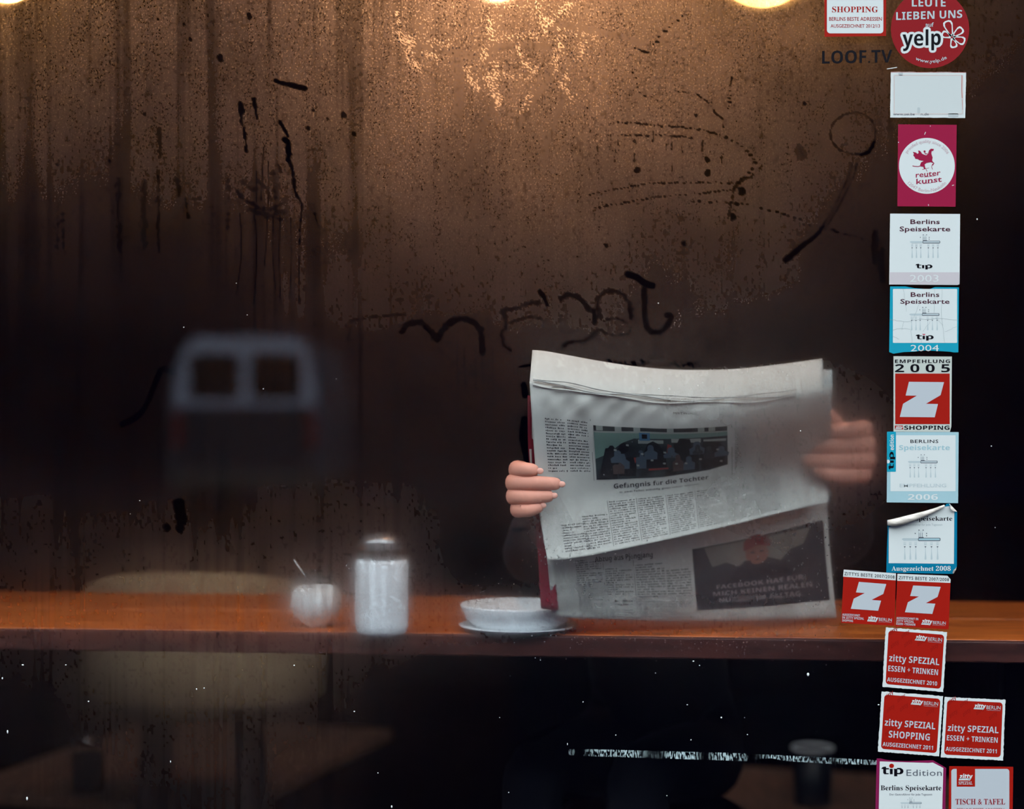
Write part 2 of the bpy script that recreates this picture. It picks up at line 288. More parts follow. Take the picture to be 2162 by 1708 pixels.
# mesh: fine grid in view, a few wide cells out to the frame
ex = np.concatenate([[(WX0+.001)*1500+1081], gx, [1081+(WX1-.001)*1500]]); ey = np.concatenate([[854-(WZ1-.001-CZ)*1500], gy, [854-(WZ0+.001-CZ)*1500]])
EX, EY = np.meshgrid(ex, ey); pad = lambda a: np.pad(a, 1, mode='edge')
co = np.zeros((EX.size, 3), np.float32); co[:, 0] = ((EX-1081)/1500).ravel(); co[:, 1] = .0072; co[:, 2] = (CZ-(EY-854)/1500).ravel()
nx, ny = len(ex), len(ey); idx = np.arange(nx*ny).reshape(ny, nx)
q = np.stack([idx[:-1, :-1], idx[1:, :-1], idx[1:, 1:], idx[:-1, 1:]], -1).reshape(-1, 4)
me = bpy.data.meshes.new('condensation'); me.vertices.add(len(co)); me.vertices.foreach_set('co', co.ravel())
me.loops.add(q.size); me.loops.foreach_set('vertex_index', q.ravel().astype(np.int32)); me.polygons.add(len(q)); me.polygons.foreach_set('loop_start', np.arange(0, q.size, 4, dtype=np.int32))
me.update(calc_edges=True)
ca = me.attributes.new('film', 'FLOAT_COLOR', 'POINT')
ca.data.foreach_set('color', np.stack([pad(fog), pad(glint), pad(blur), pad(grain)], -1).astype(np.float32).ravel())

def film_material():
    m = bpy.data.materials.new('condensation on glass'); m.use_nodes = True; nt = m.node_tree; nt.nodes.clear(); N = nt.nodes.new; L = nt.links.new
    def mt(op, a, b=None, c=None, clamp=False):
        n = N('ShaderNodeMath'); n.operation = op; n.use_clamp = clamp
        for i, v in enumerate((a, b, c)):
            if v is None: continue
            if isinstance(v, (int, float)): n.inputs[i].default_value = v
            else: L(v, n.inputs[i])
        return n.outputs[0]
    at = N('ShaderNodeAttribute'); at.attribute_name = 'film'; sp = N('ShaderNodeSeparateColor'); L(at.outputs['Color'], sp.inputs[0])
    F_, G_, B_, A_ = sp.outputs[0], sp.outputs[1], sp.outputs[2], at.outputs['Alpha']
    tc = N('ShaderNodeTexCoord')
    def noise(scale, stretch, detail=2):
        mp = N('ShaderNodeMapping'); mp.inputs['Scale'].default_value = stretch; L(tc.outputs['Object'], mp.inputs[0])
        n = N('ShaderNodeTexNoise'); n.inputs['Scale'].default_value = scale; n.inputs['Detail'].default_value = detail; L(mp.outputs[0], n.inputs['Vector']); return n.outputs['Fac']
    n1 = noise(380, (1, 1, .75)); n2 = noise(430, (1, 1, .8), 1); n3 = noise(60, (1, 1, .35), 4)
    # dark pinpricks where drops have merged; lamp glints painted as brighter film colour
    hole = mt('MULTIPLY', mt('MULTIPLY', mt('SUBTRACT', n1, .53, clamp=True), 9, clamp=True), mt('MULTIPLY', mt('SUBTRACT', n3, .38, clamp=True), 5, clamp=True), clamp=True)
    hole = mt('MULTIPLY', hole, mt('MULTIPLY', A_, .75))
    dens = mt('MULTIPLY', F_, mt('SUBTRACT', 1.0, hole), clamp=True)
    spark = mt('MULTIPLY', mt('MULTIPLY', mt('SUBTRACT', n2, .59, clamp=True), 14, clamp=True), A_)
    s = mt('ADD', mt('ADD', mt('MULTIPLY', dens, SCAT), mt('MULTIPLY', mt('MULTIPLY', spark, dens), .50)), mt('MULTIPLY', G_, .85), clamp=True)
    tr = N('ShaderNodeBsdfTransparent'); tr.inputs[0].default_value = (.95, .97, 1, 1)
    rf = N('ShaderNodeBsdfRefraction'); rf.inputs['IOR'].default_value = 1.085; rf.inputs['Color'].default_value = (.90, .91, .93, 1); L(B_, rf.inputs['Roughness'])
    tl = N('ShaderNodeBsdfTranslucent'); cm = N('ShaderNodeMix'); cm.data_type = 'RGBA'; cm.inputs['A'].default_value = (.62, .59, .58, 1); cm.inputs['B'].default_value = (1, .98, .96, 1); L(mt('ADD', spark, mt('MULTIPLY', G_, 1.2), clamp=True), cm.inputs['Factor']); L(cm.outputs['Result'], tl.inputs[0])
    df = N('ShaderNodeBsdfDiffuse'); df.inputs[0].default_value = (.24, .29, .38, 1)
    w = N('ShaderNodeMixShader'); w.inputs[0].default_value = .08; L(tl.outputs[0], w.inputs[1]); L(df.outputs[0], w.inputs[2])
    a = N('ShaderNodeMixShader'); L(mt('MULTIPLY', dens, mt('ADD', .12, mt('MULTIPLY', B_, .78)), clamp=True), a.inputs[0]); L(tr.outputs[0], a.inputs[1]); L(rf.outputs[0], a.inputs[2])
    b = N('ShaderNodeMixShader'); L(s, b.inputs[0]); L(a.outputs[0], b.inputs[1]); L(w.outputs[0], b.inputs[2])
    out = N('ShaderNodeOutputMaterial'); L(b.outputs[0], out.inputs[0]); return m
SCAT = .42
film = link('condensation', me, film_material(), win); film['kind'] = 'stuff'; film['label'] = 'beaded condensation with finger drawings'
# ------------------------------------------------------------------ lamps inside
m_cord = mat('black cord', rgb(20, 18, 18), .6); m_cap = mat('brass lamp cap', rgb(120, 86, 40), .35, metal=1)
def lamp(px, py, y, r, s, col, label):
    c = P(px, py, y); t = thing('pendant_lamp', label, 'lamp', (c.x, c.y, 3.0), 'pendant lamps above the window counter')
    lathe('ceiling_rose', [(.0, 0), (.05, 0), (.05, -.02), (.008, -.035), (.0, -.035)][::-1], (c.x, c.y, 3.0), m_cap, t, 24)
    tube('cord', [(c.x, c.y, 2.97), (c.x+.002, c.y, 2.5), (c.x, c.y, c.z+r+.05)], .003, m_cord, t)
    lathe('lamp_holder', [(.0, r*.9), (r*.42, r*.9), (r*.42, r*1.1), (.022, r*1.2), (.018, r+.06), (0, r+.06)], c, m_cap, t, 32)
    n = 16; prof = [(r*math.sin(math.pi*i/n), -r*math.cos(math.pi*i/n)) for i in range(n+1)]
    prof[0] = (0, -r); prof[-1] = (0, r); b = lathe('globe', prof, c, emit('lit globe glass', col, s), t, 32)
lamp(1050, -63, .22, .044, 90, (1, .47, .21, 1), 'pendant globe lamp glowing almost white at the top edge, middle of the three lamps')
lamp(1612, -98, .28, .083, 9.5, (1, .46, .12, 1), 'dimmer amber pendant globe lamp at the top, nearest the round red sticker')
lamp(12, -64, .20, .05, 20, (1, .46, .12, 1), 'amber pendant globe lamp glowing at the top left corner')

# ------------------------------------------------------------------ the counter table and the two tables beyond
m_wood = mat('varnished wood', rgb(190, 98, 36), .38, noise=.45, nscale=9, stretch=(1, 9, 9), col2=rgb(140, 62, 20), spec=.4)
m_edge = mat('dark wood edge', rgb(70, 34, 28), .5, noise=.5, nscale=14, stretch=(1, 6, 6))
m_leg = mat('black steel', rgb(24, 24, 28), .45, metal=.6)
m_wood2 = mat('worn brown tabletop', rgb(150, 112, 92), .5, noise=.35, nscale=7, stretch=(9, 1, 1))
TZ = 1.056; yaw = math.radians(-5.5)
def rotp(x, y, c, a): return (c[0]+x*math.cos(a)-y*math.sin(a), c[1]+x*math.sin(a)+y*math.cos(a))
tc_ = (-.14, .44)
t = thing('counter_table', 'long varnished orange-brown wooden counter running behind the window', 'table', (tc_[0], tc_[1], 0))
W_, D_ = 2.10, .52
npl = 4
for i in range(npl):
    yy = -D_/2+D_*(i+.5)/npl; x, y = rotp(0, yy, tc_, yaw)
    box('plank', (x, y, TZ-.011-.0006*(i % 2)), (W_, D_/npl-.0015, .022), m_wood, t, rz=yaw, bev=.002)
x, y = rotp(0, -D_/2-.0075, tc_, yaw); box('front_apron', (x, y, TZ-.0165), (W_-.02, .014, .031), m_edge, t, rz=yaw, bev=.002)
for sx in (-1, 1):
    for sy in (-1, 1):
        x, y = rotp(sx*(W_/2-.06), sy*(D_/2-.05), tc_, yaw); box('leg', (x, y, (TZ-.03)/2), (.05, .05, TZ-.03), m_leg, t, rz=yaw, bev=.003)
def low_table(c, w, d, a, label):
    t = thing('low_table', label, 'table', (c[0], c[1], 0), 'low tables behind the counter')
    box('tabletop', (c[0], c[1], .485), (w, d, .03), m_wood2, t, rz=a, bev=.004)
    x, y = c; box('column', (x, y, .25), (.06, .06, .44), m_leg, t, rz=a, bev=.004)
    lathe('base_plate', [(0, 0), (.22, 0), (.22, .012), (.03, .03), (0, .03)], (x, y, 0), m_leg, t, 32)
ta = math.radians(-17)
def corner_table(fx, fy, w, d, right):   # the far corner that shows, then back to the centre
    ux = (math.cos(ta), math.sin(ta)); uy = (-math.sin(ta), math.cos(ta)); s = -1 if right else 1
    return (fx+s*ux[0]*w/2-uy[0]*d/2, fy+s*ux[1]*w/2-uy[1]*d/2)
low_table(corner_table(-1.02, 2.64, .72, 1.03, False), .72, 1.03, ta, 'dark brown square table low on the left with a jar on it')
low_table(corner_table(.46, 1.96, .77, .86, False), .77, .86, ta, 'dark brown table low on the right, under the tape strip, with a tall cup')

# ------------------------------------------------------------------ what stands on them
m_glass = clear_mat('clear glass', (.985, .99, .99, 1), ior=1.2, rough=.03); m_sugar = mat('white sugar', rgb(249, 250, 250), .9, bump=.3, nscale=300)
m_china = mat('white china', rgb(240, 244, 246), .3); m_tin = mat('brushed tin', rgb(150, 150, 150), .35, metal=1)
def jar(name, c, r, h, m_fill, label, cat, lidm, fill=.86, fillname='sugar', white=False):
    t = thing(name, label, cat, c)
    if white: lathe('body', [(0, 0), (r*.84, 0), (r*.95, .005), (r, .016), (r, h*fill*.96), (r*.97, h*fill), (0, h*fill)], c, m_china, t)
    lathe('glass_neck' if white else 'glass_body', ([(r*.98, h*fill), (r, h*.84)] if white else [(0, 0), (r*.94, 0), (r, .006), (r, h*.80)])+[(r*.86, h*.89), (r*.80, h*.91), (r*.80, h*.97), (r*.77, h*.97), (r*.77, h*.91), (r*.83, h*.88)]+([(r*.95, h*.84), (r*.94, h*fill)] if white else [(r*.96, h*.79), (r*.96, .010), (0, .009)]), c, m_glass, t)
    if not white: lathe(fillname, [(0, .011), (r*.93, .012), (r*.93, h*fill*.9), (r*.6, h*fill*.93), (0, h*fill*.94)], c, m_fill, t)
    lathe('lid', [(r*.74, h*.90), (r*.84, h*.90), (r*.86, h*.93), (r*.84, h*.96), (r*.86, h*.985), (r*.62, h*1.04), (r*.2, h*1.065), (0, h*1.07)], c, lidm, t)
    return t
def on(px, py, top, dl=None):    # point of a horizontal surface at height top that shows at (px, py)
    L_ = (CZ-top)*F/(py-854); return Vector(((px-1081)/F*L_, L_-D, top))
c = on(806, 1338, TZ)
jar('white_jar', c, .040, .142, m_sugar, 'tall white jar with a clear glass neck and metal lid on the counter', 'jar', m_tin, .78, white=True)
c = on(668, 1322, TZ); t = thing('sugar_bowl', 'low round milky glass bowl with a thin spoon, left of the tall white jar', 'bowl', c)
m_milk = mat('milky glass', rgb(225, 226, 224), .3)
lathe('bowl', [(0, 0), (.018, 0), (.020, .004), (.034, .016), (.041, .034), (.038, .052), (.030, .062), (.028, .060), (.035, .05), (.037, .034), (.030, .018), (0, .010)], c, m_milk, t)
lathe('sugar', [(0, .011), (.030, .020), (.036, .034), (.033, .048), (.012, .058), (0, .060)], c, m_sugar, t)
tube('spoon', [c+Vector((.005, 0, .03)), c+Vector((-.012, -.004, .070)), c+Vector((-.034, -.008, .104))], [.0022, .0014, .002], m_tin, t)
c = on(1095, 1325, TZ+.006)+Vector((0, .02, 0)); c.z = TZ
t = thing('soup_plate', 'white china bowl standing on the counter at the lower left corner of the newspaper', 'bowl', c)
lathe('bowl', [(0, .003), (.050, 0), (.066, .005), (.078, .015), (.085, .026), (.089, .038), (.0885, .040), (.086, .040), (.070, .029), (.045, .016), (0, .012)], c, m_china, t, 64)
lathe('saucer', [(0, .001), (.05, .0), (.09, .007), (.091, .009), (.05, .004), (0, .003)], c, m_china, t, 64)
c = on(185, 1676, .50); m_coffee = mat('dark coffee beans', rgb(34, 28, 28), .8, bump=.6, nscale=120)
jar('dark_jar', c, .038, .13, m_coffee, 'small dark jar with a metal lid on the low left table', 'jar', m_tin, .8, 'contents')
c = Vector((.677, 1.50, .50)); t = thing('tall_cup', 'tall dark cup with a painted rim highlight on the low right table', 'cup', c)
lathe('cup_body', [(0, 0), (.040, 0), (.041, .003), (.0465, .125), (.0445, .125), (.039, .008), (0, .008)], c, mat('dark enamel', rgb(22, 24, 32), .35), t)
lathe('rim', [(.0440, .1245), (.0478, .1245), (.0482, .128), (.0460, .1305), (.0438, .128)], c, m_china, t)  # white ring: the highlight on the cup's edge put into the colour

# pale tub chair beyond the counter
m_beige = mat('beige upholstery', rgb(160, 138, 106), .9, noise=.15, nscale=60, bump=.3)
cx, cy = on(430, 1400, .70).x, 0
cc = P(430, 1200, 1.25); cc.z = 0
t = thing('tub_chair', 'pale beige rounded tub chair standing behind the left half of the counter', 'chair', cc)
vs, fs = [], []; n = 26; R = .255; rows = [(.90, .775), (.99, .80), (1.03, .97), (1.02, 1.045), (.99, 1.068), (.95, 1.05), (.90, .97), (.82, .775)]
for i in range(n+1):
    a = math.radians(-200+220*i/n); fall = .30*(1-math.sin(math.pi*i/n))**1.3
    for k, (s, z) in enumerate(rows): vs.append((cc.x+R*s*math.cos(a), cc.y+R*s*math.sin(a)*.9, (z-fall*(z-.775)*1.6)))
m_ = len(rows)
for i in range(n):
    for k in range(m_): fs.append((i*m_+k, (i+1)*m_+k, (i+1)*m_+(k+1) % m_, i*m_+(k+1) % m_))
fs += [tuple(range(m_)), tuple(n*m_+k for k in reversed(range(m_)))]
bk = mesh('backrest', vs, fs, m_beige, t, True)
lathe('seat', [(0, .765), (.2, .765), (.215, .78), (.21, .83), (.19, .845), (.0, .85)], cc, m_beige, t)
for a in (45, 135, 225, 315):
    ca_, sa = math.cos(math.radians(a)), math.sin(math.radians(a)); tube('leg', [cc+Vector((.13*ca_, 0.13*sa, .77)), cc+Vector((.2*ca_, .2*sa, 0))], [.018, .012], m_leg, t)

# ------------------------------------------------------------------ the newspaper: sheets as curved surfaces
m_news = mat('newsprint', rgb(181, 180, 173), .9, noise=.06, nscale=25); m_ink = mat('printing ink', rgb(52, 50, 52), .9); m_inkl = mat('grey printing ink', rgb(70, 68, 68), .9)
m_red = mat('dark red page margin', rgb(112, 26, 40), .9)
t = news = thing('newspaper', 'open broadsheet newspaper held up close behind the fogged glass', 'newspaper', P(1440, 1300, .1))
def curve(pts):
    xs = [p[0] for p in pts]; return spline(pts, 12)
def at_len(poly, u):
    a = np.array(poly); s = np.r_[0, np.cumsum(np.hypot(*np.diff(a, axis=0).T))]; s /= s[-1]
    return float(np.interp(u, s, a[:, 0])), float(np.interp(u, s, a[:, 1]))
class Sheet:
    def __init__(s, top, bot, left, right, depth):
        s.t, s.b, s.l, s.r = (spline(c, 10) for c in (top, bot, left, right)); s.depth = depth
    def px(s, u, v):
        T, B, L_, R_ = at_len(s.t, u), at_len(s.b, u), at_len(s.l, v), at_len(s.r, v)
        c = [s.t[0], s.t[-1], s.b[0], s.b[-1]]
        return tuple((1-v)*T[i]+v*B[i]+(1-u)*L_[i]+u*R_[i]-((1-u)*(1-v)*c[0][i]+u*(1-v)*c[1][i]+(1-u)*v*c[2][i]+u*v*c[3][i]) for i in (0, 1))
    def grid(s, nu=60, nv=40):
        s.G = np.array([[s.px(i/(nu), j/(nv)) for i in range(nu+1)] for j in range(nv+1)]); s.nu, s.nv = nu, nv
        return s
    def p(s, u, v, off=0):
        u = min(max(u, 0), 1); v = min(max(v, 0), 1)
        fu, fv = u*s.nu, v*s.nv; i, j = min(int(fu), s.nu-1), min(int(fv), s.nv-1); a, b = fu-i, fv-j
        q = s.G[j, i]*(1-a)*(1-b)+s.G[j, i+1]*a*(1-b)+s.G[j+1, i]*(1-a)*b+s.G[j+1, i+1]*a*b
        return P(q[0], q[1], s.depth(u, v)-off)
    def build(s, name, m, parent, th=.0004):
        vs, fs = [], []; nu, nv = s.nu, s.nv; N = (nu+1)*(nv+1)
        for off in (0, -th):
            for j in range(nv+1):
                for i in range(nu+1): vs.append(s.p(i/nu, j/nv, off))
        w = nu+1
        for j in range(nv):
            for i in range(nu):
                a = j*w+i; fs.append((a, a+w, a+w+1, a+1)); fs.append((N+a, N+a+1, N+a+w+1, N+a+w))
        rim = [i for i in range(w)]+[j*w+nu for j in range(1, nv+1)]+[nv*w+i for i in range(nu-1, -1, -1)]+[j*w for j in range(nv-1, 0, -1)]
        for a, b in zip(rim, rim[1:]+rim[:1]): fs.append((a, b, N+b, N+a))
        return mesh(name, vs, fs, m, parent, True)
    def quads(s, name, rects, m, parent, off=.0004):
        vs, fs = [], []
        for r in rects:
            k = len(vs); pts = r if len(r[0:1]) and isinstance(r[0], (tuple, list)) else [(r[0], r[1]), (r[0], r[3]), (r[2], r[3]), (r[2], r[1])]
            for u, v in pts: vs.append(s.p(u, v, off))
            fs.append(tuple(range(k, k+len(pts))))
        return mesh(name, vs, fs, m, parent)
    def shape(s, name, loops, m, parent, off=.0006, sub=1):
        """filled outline(s) in page coordinates, cut finely enough to follow the page"""
        bm = bmesh.new()
        for lp in loops:
            f = bm.faces.new([bm.verts.new((u, v, 0)) for u, v in lp])
        us = [v.co.x for v in bm.verts]; vv = [v.co.y for v in bm.verts]
        for ax, lo, hi, n in ((0, min(us), max(us), s.nu), (1, min(vv), max(vv), s.nv)):
            for k in range(int(lo*n)+1, int(hi*n)+1):
                no = (1, 0, 0) if ax == 0 else (0, 1, 0); co = (k/n, 0, 0) if ax == 0 else (0, k/n, 0)
                bmesh.ops.bisect_plane(bm, geom=bm.verts[:]+bm.edges[:]+bm.faces[:], plane_co=co, plane_no=no)
        bmesh.ops.triangulate(bm, faces=bm.faces[:])
        for v in bm.verts: v.co = s.p(v.co.x, v.co.y, off)
        me = bpy.data.meshes.new(name); bm.to_mesh(me); bm.free(); return link(name, me, m, parent)
def lettermarks(u0, u1, v0, v1, du, dv, seed=0, ragged=.0):
    """lines of body text as small letter-sized marks"""
    r = random.Random(seed); out = []; v = v0
    while v+dv*.5 < v1:
        u = u0; end = u1 if r.random() > .15 else u0+(u1-u0)*r.uniform(.3, .9)
        while u < end:
            for _ in range(r.randint(2, 9)):
                if u > end: break
                tall = r.random() < .3; w = du*r.uniform(.45, .85)
                out.append((u, v+(0 if tall else dv*.14), min(u+w, u1), v+dv*.52+(dv*.12 if r.random() < .12 else 0))); u += du
            u += du*.9
        v += dv
    return out
wr = np.random.RandomState(5).rand(6, 3)
def wrinkle(u, v, k=.0012):
    return k*sum(math.sin(2*math.pi*(a*7*u+b*5*v)+c*6) for a, b, c in wr)/3
FOLD = [(1118, 806), (1150, 812), (1200, 818), (1260, 830), (1330, 838), (1400, 845), (1470, 847), (1550, 845), (1640, 838), (1756, 818)]
def belly(v):      # the page falls away from the fold, then its lower edge swings back to the glass
    return .5-.5*math.cos(math.pi*min(1, v/.78))-.42*(max(0, v-.62)/.38)**2
def crumple(u, v):
    return .0042*math.exp(-((v-.085)/.065)**2)*(math.sin(47*u+3*math.sin(9*u))+.7*math.sin(83*u+26*v))*min(1, u*9)*max(0, 1-u*1.25)
dA = lambda u, v: .026+.130*u**1.6+.125*belly(v)*(.36+.64*u**.8)+wrinkle(u, v)+crumple(u, v)
front = Sheet(FOLD, [(1156, 1183), (1200, 1180), (1260, 1170), (1400, 1141), (1550, 1107), (1650, 1082), (1748, 1060)],
              [(1118, 806), (1124, 900), (1129, 970), (1138, 1080), (1156, 1183)], [(1756, 818), (1754, 900), (1750, 980), (1748, 1060)], dA).grid(140, 70)
fp = front.build('front_page', m_news, news)
# upper folded band: bulges towards the glass, its top leans back to catch the sky
dT = lambda u, v: .026+.130*u**1.6+.052*(1-v)**1.2-.004*math.sin(math.pi*v)+.0012*math.sin(9*u+3*v)
band = Sheet([(1124, 739), (1150, 741), (1200, 750), (1260, 761), (1330, 772), (1400, 779), (1470, 781), (1550, 779), (1640, 770), (1736, 757)], [(x, y+4) for x, y in FOLD[:-1]]+[(1740, 824)],
             [(1124, 739), (1121, 775), (1118, 810)], [(1736, 757), (1738, 790), (1740, 824)], dT).grid(60, 14)
band.build('folded_band', m_news, news)
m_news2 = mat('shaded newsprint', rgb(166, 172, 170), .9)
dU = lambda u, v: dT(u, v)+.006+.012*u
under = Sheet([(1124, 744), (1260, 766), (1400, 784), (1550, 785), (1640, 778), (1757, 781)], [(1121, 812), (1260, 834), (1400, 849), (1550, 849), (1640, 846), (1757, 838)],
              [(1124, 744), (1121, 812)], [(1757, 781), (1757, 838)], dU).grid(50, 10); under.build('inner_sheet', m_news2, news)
# creases along the fold
for k, (dy, am) in enumerate(((-9, 2.0), (-3, 3.0), (4, 2.5))):
    r = random.Random(k); pts = [P(x, y+dy+am*math.sin(x*.03+k*2), dT((x-1118)/640, .93)-.0035) for x, y in spline(FOLD, 6)[2:-4]]
    tube('crease', pts, [.0009+.0005*abs(math.sin(i*.7+k)) for i in range(len(pts))], m_news, news, 6)
# second page hanging below, third page with the red margin
dB = lambda u, v: .085+.190*u+.030*v+wrinkle(u, v, .0015)
page2 = Sheet([(1150, 1140), (1450, 1095), (1744, 1035)], [(1166, 1302), (1450, 1312), (1766, 1305)], [(1150, 1140), (1158, 1210), (1166, 1302)], [(1744, 1035), (1752, 1160), (1766, 1305)], dB).grid(40, 24)
page2.build('second_page', m_news, news)
page3 = Sheet([(1114, 835), (1118, 836)], [(1142, 1285), (1180, 1290)], [(1114, 835), (1116, 960), (1132, 1120), (1142, 1285)], [(1150, 836), (1150, 960), (1160, 1120), (1180, 1290)], lambda u, v: .036+.070*math.sin(math.pi/2*min(1, v*1.5))).grid(6, 30)
page3.build('red_margin_page', m_red, news)
page3.shape('white_margin', [[(.25, .02), (.25, .20), (.60, .22), (.62, .02)]], m_news, news, .0006)
page3.shape('white_margin', [[(.06, .25), (.06, .33), (.16, .34), (.2, .25)]], m_news, news, .0006)
uv = lambda x, y, sh=front: None
# print on the front page (page coordinates: u across, v down)
def U(x): return (x-1122)/632
cols = lettermarks(U(1150), U(1192), .19, .50, .0052, .0165, 1)+lettermarks(U(1197), U(1240), .19, .50, .0052, .0165, 2)
cols += lettermarks(U(1550), U(1592), .22, .56, .0050, .0150, 3)+lettermarks(U(1598), U(1636), .20, .60, .0050, .0150, 4)+lettermarks(U(1642), U(1685), .2, .56, .0050, .0150, 14)
for i, x in enumerate((1165, 1213, 1275, 1338, 1402, 1466, 1530, 1592)): cols += lettermarks(U(x), U(x+56), .685 if x > 1260 else (.76 if x > 1200 else .8), .965, .0050, .0150, 20+i)
front.quads('body_text', cols, m_inkl, news)['kind'] = 'stuff'
rules = [(U(1246), .17, U(1246.8), .55), (U(1543), .2, U(1544), .6)]+[(U(x-4), .68, U(x-3.2), .97) for x in (1275, 1338, 1402, 1466, 1530, 1592)]
for r_ in rules: front.quads('column_rule', [r_], m_inkl, news)
m_pic = mat('dark press photo', rgb(44, 54, 54), .8, noise=.5, nscale=40, col2=rgb(28, 30, 34)); m_teal = mat('green-grey photo area', rgb(92, 116, 108), .8); m_pal = mat('pale photo area', rgb(128, 134, 128), .8); m_blk = mat('black photo area', rgb(20, 20, 24), .8); m_blu = mat('blue photo area', rgb(60, 100, 124), .8); m_rd = mat('red photo area', rgb(120, 50, 46), .8)
pu0, pu1, pv0, pv1 = U(1252), U(1534), .205, .545
def Q(x, y): return (pu0+(pu1-pu0)*x, pv0+(pv1-pv0)*y)
front.shape('press_photo', [[Q(0, 0), Q(0, 1), Q(.5, 1.02), Q(.86, .97), Q(1, .90), Q(1, 0)]], m_pic, news, .0006)
def pic(pp, m, off):
    for q in pp: front.shape('photo_figure', [[Q(*p) for p in q]], m, news, off)
pic([[(0, .12), (0, .62), (.10, .52), (.17, .38), (.22, .30), (.30, .22), (1, .22), (1, .10), (.4, .10)]], m_teal, .0008)
pic([[(0, .10), (.4, .07), (1, .10), (1, .13), (.4, .11), (0, .13)], [(.33, .24), (.33, .32), (.52, .32), (.52, .25)], [(.58, .22), (.58, .30), (.80, .33), (.8, .24)], [(.82, .27), (.82, .31), (.99, .34), (.99, .28)]], m_pal, .0009)
pic([[(.34, .10), (.34, .26), (.42, .26), (.42, .10)]], m_blu, .0010)
pic([[(.36, .13), (.36, .22), (.40, .22), (.40, .13)], [(.08, .42), (.04, .78), (.02, 1), (.16, 1), (.17, .6), (.12, .40)], [(.19, .34), (.16, .52), (.17, .95), (.30, .97), (.31, .6), (.27, .50), (.26, .34), (.22, .30)], [(.40, .32), (.36, .55), (.36, .82), (.54, .82), (.53, .55), (.48, .32), (.44, .27)],
     [(.64, .22), (.60, .45), (.62, .9), (.78, .95), (.78, .5), (.73, .40), (.72, .24)], [(.82, .34), (.79, .55), (.80, .94), (.97, .88), (.99, .5), (.93, .34)], [(.53, .88), (.52, .97), (.6, 1), (.62, .9)]], m_blk, .0011)
pic([[(.55, .33), (.54, .56), (.58, .62), (.58, .36)], [(.29, .60), (.30, .72), (.32, .6)], [(.40, .83), (.40, .87), (.55, .86), (.55, .83)]], m_rd, .0012)
rp = random.Random(21); m_fig = [m_blk, mat('grey-blue photo figure', rgb(64, 76, 86), .8), mat('brown photo figure', rgb(70, 58, 54), .8), m_pic]
for i in range(16):
    x = .06+.90*rp.random(); y = rp.uniform(.30, .62); w = rp.uniform(.03, .055); h = rp.uniform(.2, .4); y2 = min(.93-.10*max(0, x-.6), y+h)
    pic([[(x-w, y2), (x-w*1.1, y+.16), (x-w*.5, y+.11), (x-w*.5, y+.04), (x-w*.25, y), (x+w*.25, y), (x+w*.5, y+.04), (x+w*.5, y+.11), (x+w*1.1, y+.16), (x+w, y2)]], rp.choice(m_fig), .0013+.00005*i)
pic([[(x_, y_), (x_, y_+.035), (x_+.02, y_+.04), (x_+.02, y_+.005)] for x_, y_ in [(rp.uniform(.1, .95), rp.uniform(.3, .8)) for _ in range(12)]], m_pal, .0022)
pic([[(a_, 0), (a_, .09), (a_+.05, .085), (a_+.05, 0)] for a_ in (.02, .16, .30, .55, .78, .86)], m_pal, .0010)
# print on the second page
def U2(x): return (x-1156)/596
c2 = lettermarks(U2(1215), U2(1268), .30, .98, .0055, .026, 31)+lettermarks(U2(1276), U2(1332), .42, .74, .0055, .026, 32)+lettermarks(U2(1340), U2(1400), .40, .98, .0055, .026, 33)+lettermarks(U2(1404), U2(1456), .48, .98, .0055, .026, 34)+lettermarks(U2(1276), U2(1332), .88, .99, .0055, .026, 35)
page2.quads('body_text', c2, m_inkl, news)['kind'] = 'stuff'
for r_ in ((U2(1272), .35, U2(1272.8), 1), (U2(1336), .35, U2(1336.8), 1)): page2.quads('column_rule', [r_], m_inkl, news)
page2.quads('subheading', lettermarks(U2(1290), U2(1330), .78, .86, .010, .038, 36), m_ink, news)
m_adv = mat('dark advertisement', rgb(52, 51, 54), .8, noise=.25, nscale=50); m_adsky = mat('pale sky in advertisement', rgb(118, 116, 108), .8, noise=.2, nscale=20); m_skinp = mat('printed face', rgb(122, 84, 74), .8); m_cap_p = mat('printed red cap', rgb(104, 48, 50), .8); m_coat = mat('printed dark coat', rgb(36, 35, 40), .8)
def A(x, y): return (U2(1462)+(U2(1742)-U2(1462))*x, (.24+.06*(1-x))+(.62+.02*x-.04*(1-x))*y)
def adv(name, pp, m, off): page2.shape(name, [[A(*p) for p in q] for q in pp], m, news, off)
adv('advertisement_photo', [[(0, 0), (0, 1.02), (.5, 1.0), (1, .96), (1, -.02), (.5, 0)]], m_adv, .0006)
adv('advertisement_sky', [[(.09, .02), (.14, .34), (.25, .30), (.33, .38), (.42, .36), (.55, .30), (.66, .38), (.74, .26), (.84, .22), (.9, .03)]], m_adsky, .0008)
adv('advertisement_figure', [[(.38, .32), (.28, .52), (.22, .64), (.80, .64), (.70, .50), (.58, .40), (.55, .30)]], m_coat, .0009)
adv('printed_face', [[(.485+.088*math.cos(a), .24+.15*math.sin(a)) for a in [i*math.pi/9 for i in range(18)]]], m_skinp, .0010)
adv('printed_cap', [[(.385, .18), (.39, .05), (.44, -.02), (.50, -.03), (.56, .01), (.59, .10), (.59, .17), (.5, .12)]], m_cap_p, .0011)
adv('printed_face', [[(.435, .205), (.44, .225), (.472, .225), (.47, .205)], [(.505, .205), (.507, .225), (.54, .225), (.535, .205)], [(.46, .325), (.485, .335), (.515, .325), (.485, .318)]], m_coat, .0012)
